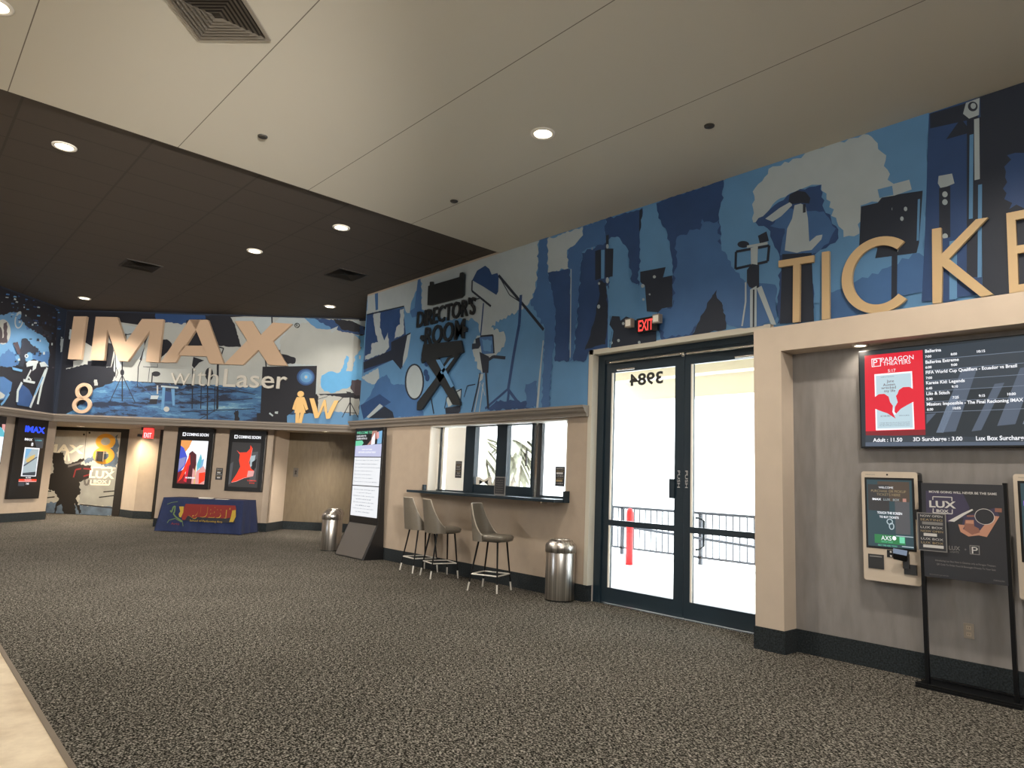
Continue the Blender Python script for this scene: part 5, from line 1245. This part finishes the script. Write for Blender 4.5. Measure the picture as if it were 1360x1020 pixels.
# ---- table with printed cloth
FTb = Frame(((4.93 + 6.37) / 2, (17.67 + 16.23) / 2, 0), (1, -1, 0))   # front face of the table
HW, TD, TH = 0.95, 0.72, 0.775
tb = thing('folding_table', 'folding table hidden under the blue printed cloth against the poster wall', 'table', FTb.P(0, 0, -TD / 2))
k = MB(); k.fbox(FTb, -HW + .02, HW - .02, TH - .045, TH - .008, -TD + .02, -.02, 'white_plastic'); k.build('tabletop', tb)
for sx_ in (-HW + .15, HW - .15):
    for oo in (-TD + .1, -.1):
        k = MB(); k.tube([FTb.P(sx_, 0, oo), FTb.P(sx_, TH - .045, oo)], .014, 'black_metal'); k.build('leg', tb)
def cloth():
    k = MB(); per = []
    # perimeter, front left corner round to the front right corner and back
    corners = [(-HW, 0), (HW, 0), (HW, -TD), (-HW, -TD)]
    N = []
    for i in range(4):
        a = corners[i]; b = corners[(i + 1) % 4]; L = math.hypot(b[0] - a[0], b[1] - a[1]); n = int(L / .045)
        for j in range(n): N.append((a[0] + (b[0] - a[0]) * j / n, a[1] + (b[1] - a[1]) * j / n, (i, j / n)))
    n = len(N); rows = 9; vs = []
    for r in range(rows + 1):
        v = r / rows
        for x, y, (side, tpos) in N:
            cx_ = x / HW; cy_ = (y + TD / 2) / (TD / 2)
            corner = min(1, max(0, (abs(cx_) - .80) / .20)) * min(1, max(0, (abs(cy_) - .6) / .4))
            ox = (1 if x > 0 else -1) * (.05 * corner + .02) * v * (1 if abs(cx_) > .8 or side in (1, 3) else .2)
            oy = (1 if cy_ > 0 else -1) * (.10 * corner + .03) * v
            rip = math.sin((x * 17 + y * 23) * 1.0) * .014 * v + math.sin(x * 41 + y * 31) * .006 * v
            ny = rip if side in (0, 2) else 0; nx = rip if side in (1, 3) else 0
            vs.append(FTb.P(x + ox + nx, TH * (1 - v) + .012 * v, y + oy + ny))
    fs = []
    for r in range(rows):
        for i in range(n): fs.append((r * n + i, (r + 1) * n + i, (r + 1) * n + (i + 1) % n, r * n + (i + 1) % n))
    k.add(vs, fs, 'blue_cloth', True)
    k.add([vs[i] for i in range(n)], [tuple(range(n))], 'blue_cloth')
    return k
cl = thing('printed_tablecloth', 'dark blue tablecloth with a red and yellow printed emblem, draped to the floor', 'tablecloth', FTb.P(0, 0, -TD / 2))
cloth().build('cloth', cl)
CTb = crop(195, 645, 8.5)
k = MB(); OF = .05
def cq(P): return [FTb.S(*CTb(*p), OF) for p in P]
def cfl(m, P, o): k.flat(FTb, cq(P), OF + o, m)
cfl('c_red', [(440, 205), (1000, 225), (1010, 270), (975, 300), (955, 410), (400, 385), (395, 350), (420, 250)], 0); cfl('m_black', [(430, 390), (460, 340), (640, 360), (900, 370), (985, 350), (1000, 420), (640, 412)], .0006)
cfl('c_yellow', [(365, 235), (418, 235), (412, 300), (385, 360), (365, 350), (360, 320), (378, 290)], .001); cfl('c_yellow', [(965, 280), (1005, 275), (1005, 350), (975, 410), (930, 410), (950, 350)], .001)
k.build('printed_emblem', cl)
k = MB(); a = cq([(445, 372)])[0]; b = cq([(945, 240)])[0]; text(k, FTb, 'QUEST', a[0], a[1], b[0], b[1] - .02, OF + .0025, 'c_yellow', .02); text(k, FTb, 'QUEST', a[0] - .015, a[1] + .012, b[0] - .015, b[1] - .008, OF + .004, 'c_red', .05)
a = cq([(485, 410)])[0]; b = cq([(855, 385)])[0]; text(k, FTb, 'School of Performing Arts', a[0], a[1], b[0], a[1] + .06, OF + .005, 'c_yellow', .0)
k.build('printed_lettering', cl); k = MB()
a = cq([(270, 440)])[0]; b = cq([(370, 415)])[0]; text(k, FTb, 'Arts', a[0], a[1], b[0], a[1] + .05, OF + .003, 'c_red', .0)
k.build('printed_lettering', cl)
k = MB()
def ribbon(P, w, m, o):
    q = cq(P)
    for a, b in zip(q, q[1:]):
        dx, dy = b[0] - a[0], b[1] - a[1]; L = math.hypot(dx, dy) or 1; nx, ny = -dy / L * w / 2, dx / L * w / 2
        k.flat(FTb, [(a[0] + nx, a[1] + ny), (b[0] + nx, b[1] + ny), (b[0] - nx, b[1] - ny), (a[0] - nx, a[1] - ny)], OF + o, m)
ribbon([(265, 280), (280, 300), (300, 240), (320, 230), (315, 290), (300, 320), (330, 355), (400, 405)], .03, 'c_green', .001); ribbon([(230, 210), (280, 190), (350, 180)], .012, 'c_green', .001); ribbon([(400, 405), (410, 460)], .012, 'c_green', .001); ribbon([(230, 420), (250, 390), (320, 370), (390, 410)], .015, 'c_green', .0015)
k.build('printed_swirl', cl)
rr = random.Random(2)
for (x, lb) in ((-.04, 'small stack of white papers in the middle of the blue table'), (.36, 'single white sheet lying right of the papers on the blue table')):
    k = MB()
    for i in range(4 if x < 0 else 1):
        a = rr.uniform(-.2, .2); F = Frame(FTb.P(x, 0, -.22), (math.cos(a - math.pi / 4), math.sin(a - math.pi / 4), 0))
        k.fbox(F, -.14, .14, TH + .001 + i * .008, TH + .007 + i * .008, -.10, .10, 'paper')
    tag(k.build('paper_stack' if x < 0 else 'paper_sheet'), lb, 'paper')

# ---- advertising totem against the long wall
t = thing('advert_totem', 'tall black totem with a bright portrait screen at the corner of the long wall', 'screen', (6.7, 11.6, 0))
FQ = Frame((6.72, 0, 0), (0, -1, 0))
q = [FQ.S(*p) for p in ((475, 562), (511, 559), (500, 687), (466, 684))]
ya, yb = -12.02, -10.98
TZ = 2.37
def prof(k, s0, s1, pts, m):
    vs = [FQ.P(s0, z, o) for o, z in pts] + [FQ.P(s1, z, o) for o, z in pts]; n = len(pts)
    k.add(vs, [(i, n + i, n + (i + 1) % n, (i + 1) % n) for i in range(n)] + [tuple(range(n)), tuple(range(n, 2 * n))[::-1]], m)
k = MB(); prof(k, ya, yb, [(-.16, .0), (.25, .0), (.0, .60), (.0, TZ), (-.06, TZ), (-.10, 1.2)], 'black_plastic'); k.build('body', t, .004)
k = MB(); prof(k, ya + .04, yb - .04, [(.245, .02), (.255, .02), (.012, .595), (.0, .595)], 'grey_panel'); k.build('foot_panel', t)
k = MB(); fl, tx = uv(FQ, k, ya + .035, yb - .035, .72, 2.34, .002)
fl('s_black', [(0, 0), (1, 0), (1, 1), (0, 1)])
fl('s_white', [(.01, .325), (.99, .325), (.99, .645), (.01, .645)], .001); fl('s_white', [(.01, .655), (.99, .655), (.99, .995), (.01, .995)], .001)
fl('s_lilac', [(.01, .19), (.99, .17), (.99, .315), (.01, .315)], .001); fl('s_mint', [(.01, .13), (.26, .125), (.32, .155), (.26, .185), (.01, .19)], .0015)
fl('s_skin', [(.62, .02), (.80, .02), (.78, .10), (.70, .16), (.45, .185), (.60, .12)], .0015); fl('s_text', [(.62, .10), (.72, .04), (.74, .17), (.60, .18)], .0018); fl('s_skyblue', [(.84, .03), (.98, .02), (.98, .165), (.82, .17)], .0018); fl('s_pink', [(.78, .04), (.86, .03), (.88, .10), (.80, .12)], .002)
k.build('screen_panel', t)
k = MB(); fl, tx = uv(FQ, k, ya + .035, yb - .035, .72, 2.34, .002)
tx('WELCOME TO', .03, .05, .62, .02, 's_mint'); tx('LEARN HOW TO', .04, .085, .40, .065, 's_text'); tx('ORDER WITH US', .04, .115, .44, .095, 's_text'); tx('DON NOT MISS', .28, .24, .66, .225, 's_text'); tx('NEW PAPER COUPONS TODAY', .15, .275, .80, .255, 's_text')
k.build('screen_heading', t); k = MB(); fl, tx = uv(FQ, k, ya + .035, yb - .035, .72, 2.34, .002)
for i, w in enumerate(('Reserved seats for every show', 'Arrive before the trailers', 'No outside food and drinks please', 'Silence your phones', 'Recline and enjoy', 'Stay for the credits', 'Return your trays and glasses')):
    tx(w, .05, .365 + i * .041, .35 + .02 * len(w), .352 + i * .041, 's_greytext', .003, 0)
k.build('screen_list', t); k = MB(); fl, tx = uv(FQ, k, ya + .035, yb - .035, .72, 2.34, .002)
for i, w in enumerate(('Guests under seventeen need', 'a guardian', 'Children under six are not', 'admitted', 'All sales are final at the box', 'office', 'Thank you for your visit today', 'to the theater')):
    tx(w, .08 + .1 * (i % 2), .70 + i * .036, .85 - .12 * (i % 2), .688 + i * .036, 's_greytext', .003, 0)
k.build('screen_footer_text', t)

# ---- litter bins
def bin_(x, y, label, r=.19, h=.76):
    t = thing('litter_bin', label, 'bin', (x, y, 0), 'stainless steel litter bins')
    k = MB(); k.lathe([(0, .01), (r - .006, .01), (r, .02), (r, h - .16), (r * .99, h - .155)], (x, y, 0), 'stainless', 48); k.lathe([(r * .99, 0), (r * .99, .02)], (x, y, 0), 'black_plastic', 48); k.build('body', t)
    k = MB(); R_ = r + .012
    k.lathe([(r * .9, h - .165), (R_, h - .165), (R_, h - .08), (R_ * .95, h - .06), (R_ * .70, h - .006), (R_ * .64, h), (R_ * .60, h - .01), (R_ * .58, h - .08)], (x, y, 0), 'stainless', 48); k.build('lid', t)
    k = MB(); disc(k, (x, y), R_ * .56, h - .045, 'd_black', down=False); k.build('opening', t)
    return t
bin_(6.70, 6.42, 'round stainless steel bin between the window counter and the glass doors', h=.77)
bin_(6.70, 12.66, 'round stainless steel bin standing directly behind the totem', .18)
bin_(7.22, 13.55, 'round stainless steel bin farthest back, in the recess behind the totem', .18)

# ---- bar stools
def make_stool(label):
    t = thing('bar_stool', label, 'bar stool', (0, 0, 0), 'grey bar stools at the window counter')
    SH = .74
    # seat: rounded pad, local front is +x
    k = MB(); n = 28; rows = []
    for z, sc_ in ((SH - .075, .80), (SH - .06, .95), (SH - .02, 1.0), (SH + .0, .97), (SH + .012, .88), (SH + .016, .0)):
        rows.append([Vector((.045 + math.copysign(abs(math.cos(a)) ** .55, math.cos(a)) * .245 * sc_, math.copysign(abs(math.sin(a)) ** .55, math.sin(a)) * .215 * sc_, z)) for a in [2 * math.pi * i / n for i in range(n)]])
    vs = sum(rows, []); fs = []
    for r in range(len(rows) - 1): fs += [(r * n + i, r * n + (i + 1) % n, (r + 1) * n + (i + 1) % n, (r + 1) * n + i) for i in range(n)]
    fs.append(tuple(range(n))[::-1]); k.add(vs, fs, 'leather', True); k.build('seat', t)
    # backrest shell: wraps the rear, high in the middle and sloping down to the arms
    k = MB(); m_ = 24; L = []
    def shell(u, v, off):
        ang = math.radians(-88 + 176 * u)          # 0 = straight back
        c = math.cos(ang); s_ = math.sin(ang)
        px = -math.copysign(abs(c) ** .6, c) * (.215 + off); py = math.copysign(abs(s_) ** .6, s_) * (.215 + off)
        top = abs(2 * u - 1)
        hh = .47 if top < .42 else .47 - (.47 - .05) * ((top - .42) / .58) ** .80
        z = SH - .08 + (hh + .03) * v
        px -= .07 * (v * hh / .47) * (1 if c > 0 else .3); py *= 1 - .14 * v * (hh / .47)
        return Vector((.01 + px, py, z))
    nv = 8
    for off in (.0, .028):
        b_ = [[shell(i / m_, j / nv, off) for i in range(m_ + 1)] for j in range(nv + 1)]
        vs = sum(b_, []); w = m_ + 1; fs = []
        for j in range(nv):
            for i in range(m_):
                f_ = (j * w + i, j * w + i + 1, (j + 1) * w + i + 1, (j + 1) * w + i); fs.append(f_ if off == 0 else f_[::-1])
        k.add(vs, fs, 'leather', True)
    tops = [shell(i / m_, 1, 0) for i in range(m_ + 1)]; topo = [shell(i / m_, 1, .028) for i in range(m_ + 1)]
    bots = [shell(i / m_, 0, 0) for i in range(m_ + 1)]; boto = [shell(i / m_, 0, .028) for i in range(m_ + 1)]
    w = m_ + 1
    k.add(tops + topo, [(i, i + 1, w + i + 1, w + i) for i in range(m_)], 'leather'); k.add(bots + boto, [(w + i, w + i + 1, i + 1, i) for i in range(m_)], 'leather')
    for i in (0, m_): k.add([shell(i / m_, j / nv, 0) for j in range(nv + 1)] + [shell(i / m_, j / nv, .028) for j in range(nv + 1)], [(j, j + 1, nv + 2 + j, nv + 1 + j) for j in range(nv)], 'leather')
    bk = k.build('backrest', t)
    k = MB(); k.tube([shell(i / m_, 1, .014) + Vector((0, 0, .002)) for i in range(m_ + 1)], .008, 'piping', 6); k.build('piping', bk)
    for sx_, sy_ in ((1, 1), (1, -1), (-1, 1), (-1, -1)):
        a = Vector((.02 + sx_ * .145, sy_ * .14, SH - .07)); b = Vector((.0 + sx_ * .225, sy_ * .215, 0.0)); c = a.lerp(b, .83)
        k = MB(); k.tube([a, c], [.014, .010], 'black_metal', 10); lg = k.build('leg', t)
        k = MB(); k.tube([c, b], [.0125, .0105], 'tip_metal', 10); k.build('leg_tip', lg)
    k = MB(); z = .22; f_ = .70
    def at(sx_, sy_):
        a = Vector((.02 + sx_ * .145, sy_ * .14, SH - .07)); b = Vector((sx_ * .225, sy_ * .215, 0)); return a.lerp(b, (SH - .07 - z) / (SH - .07))
    loop = [at(1, 1), at(1, -1), at(-1, -1), at(-1, 1)]
    for i in range(4): k.tube([loop[i], loop[(i + 1) % 4]], .010, 'tip_metal', 8)
    k.build('footrest', t)
    k = MB(); k.box((-.13, -.13, SH - .085), (.17, .13, SH - .072), 'black_metal'); k.build('seat_plate', t)
    return t
def copy_tree(o, parent=None):
    c = o.copy(); COL.objects.link(c)
    if parent: c.parent = parent
    for ch in list(o.children): copy_tree(ch, c)
    return c
st0 = make_stool('grey bar stool nearest the steel bin, turned to show the inside of its back')
spots = [((6.39, 7.45), -68, None), ((6.52, 8.80), -14, 'middle grey bar stool, its back overlapping the one behind it'), ((6.60, 9.46), -6, 'grey bar stool farthest from the bin, next to the totem side of the window')]
for i, ((x, y), a, lb) in enumerate(spots):
    o = st0 if i == 0 else copy_tree(st0)
    if lb: o['label'] = lb
    o['_x'] = 0; del o['_x']
    o.location = (x, y, 0); o.rotation_euler = (0, 0, math.radians(a))

# ---- outdoors
k = MB(); k.box((7.2, -40, -.15), (60, 60, -.01), 'pavement'); struct('ground', k)
k = MB(); k.box((26, -40, 0), (26.3, 60, 9), 'outdoor_stucco'); tag(k.build('neighbour_building'), 'sunlit white building wall far beyond the glass doors', 'building')
t = thing('entrance_canopy', 'pale canopy roof over the walkway outside the glass doors', 'canopy', (9.5, 4, 0))
k = MB(); k.box((7.2, -10, 3.62), (11.6, 9.2, 3.9), 'canopy_paint'); k.build('roof_slab', t)
for x in (8.6, 10.0): k = MB(); k.box((x, -10, 3.42), (x + .25, 9.2, 3.62), 'canopy_paint'); k.build('beam', t)
k = MB(); k.box((11.3, -10, 3.22), (11.6, 9.2, 3.62), 'canopy_paint'); k.build('fascia', t)
for y in (-8,): k = MB(); k.box((11.3, y, -.01), (11.55, y + .2, 3.3), 'canopy_paint'); k.build('column', t)
k = MB(); k.box((7.75, 9.7, -.01), (8.1, 10.45, 4.5), 'outdoor_stucco'); tag(k.build('pier'), 'pale rendered pier just outside the left window pane', 'pier')
t = thing('railing', 'thin dark metal railing outside, seen through the lower door glass', 'railing', (12.6, 7, 0))
k = MB(); k.box((12.4, -2, .98), (12.46, 12.2, 1.035), 'rail_metal'); k.build('top_rail', t)
k = MB(); k.box((12.40, -2, .11), (12.45, 12.2, .155), 'rail_metal'); k.build('bottom_rail', t)
k = MB(); k.tube([(12.32, 12, .70), (12.32, 6, .42), (12.32, 0, .42)], .03, 'rail_metal'); k.build('handrail', t)
k = MB()
for i in range(95): k.box((12.418, -2 + i * .15, .13), (12.44, -2 + i * .15 + .02, .99), 'rail_metal')
tag(k.build('balusters', t), kind='stuff')
for i in range(8): k = MB(); k.box((12.40, -2 + i * 2, -.01), (12.46, -1.93 + i * 2, 1.0), 'rail_metal'); k.build('rail_post', t)
k = MB(); k.lathe([(0, 0), (.07, 0), (.07, 1.0), (.05, 1.06), (0, 1.08)], (10.9, 8.62, -.01), 'red_paint', 16); tag(k.build('bollard'), 'red post outside at the left edge of the left door glass', 'bollard')
def palm(x, y, hgt, seed, label):
    rr = random.Random(seed); t = thing('palm_tree', label, 'tree', (x, y, 0), 'palms outside the window')
    k = MB(); pts = [(x + .05 * math.sin(i), y, -.01 + hgt * i / 10) for i in range(11)]
    k.tube(pts, [.20 - .004 * i + (.015 if i % 2 else 0) for i in range(11)], 'palm_trunk', 14); k.build('trunk', t)
    k = MB()
    for i in range(70):
        a = rr.uniform(0, 2 * math.pi); el = rr.uniform(-1.1, .9); L = rr.uniform(.5, .95); c = Vector((x, y, hgt))
        d = Vector((math.cos(a), math.sin(a), 0)); prev = None; side = Vector((-d.y, d.x, 0)); w0 = .16
        n = 8; vs = []
        for j in range(n + 1):
            s_ = j / n; p = c + d * L * s_ * math.cos(el * (1 - s_ * .3)) + Vector((0, 0, L * s_ * math.sin(el) - .75 * s_ * s_))
            w = w0 * math.sin(math.pi * min(1, .1 + s_ * .9)) ; vs += [p + side * w - Vector((0, 0, w * .5)), p, p - side * w - Vector((0, 0, w * .5))]
        fs = []
        for j in range(n):
            b = j * 3; fs += [(b, b + 1, b + 4, b + 3), (b + 1, b + 2, b + 5, b + 4)]
        k.add(vs, fs, 'palm_leaf')
    tag(k.build('fronds', t), kind='stuff')
palm(9.4, 11.8, 2.35, 3, 'palm with drooping fronds outside the left window pane')
palm(12.2, 13.5, 2.5, 4, 'palm with drooping fronds outside the middle window panes')
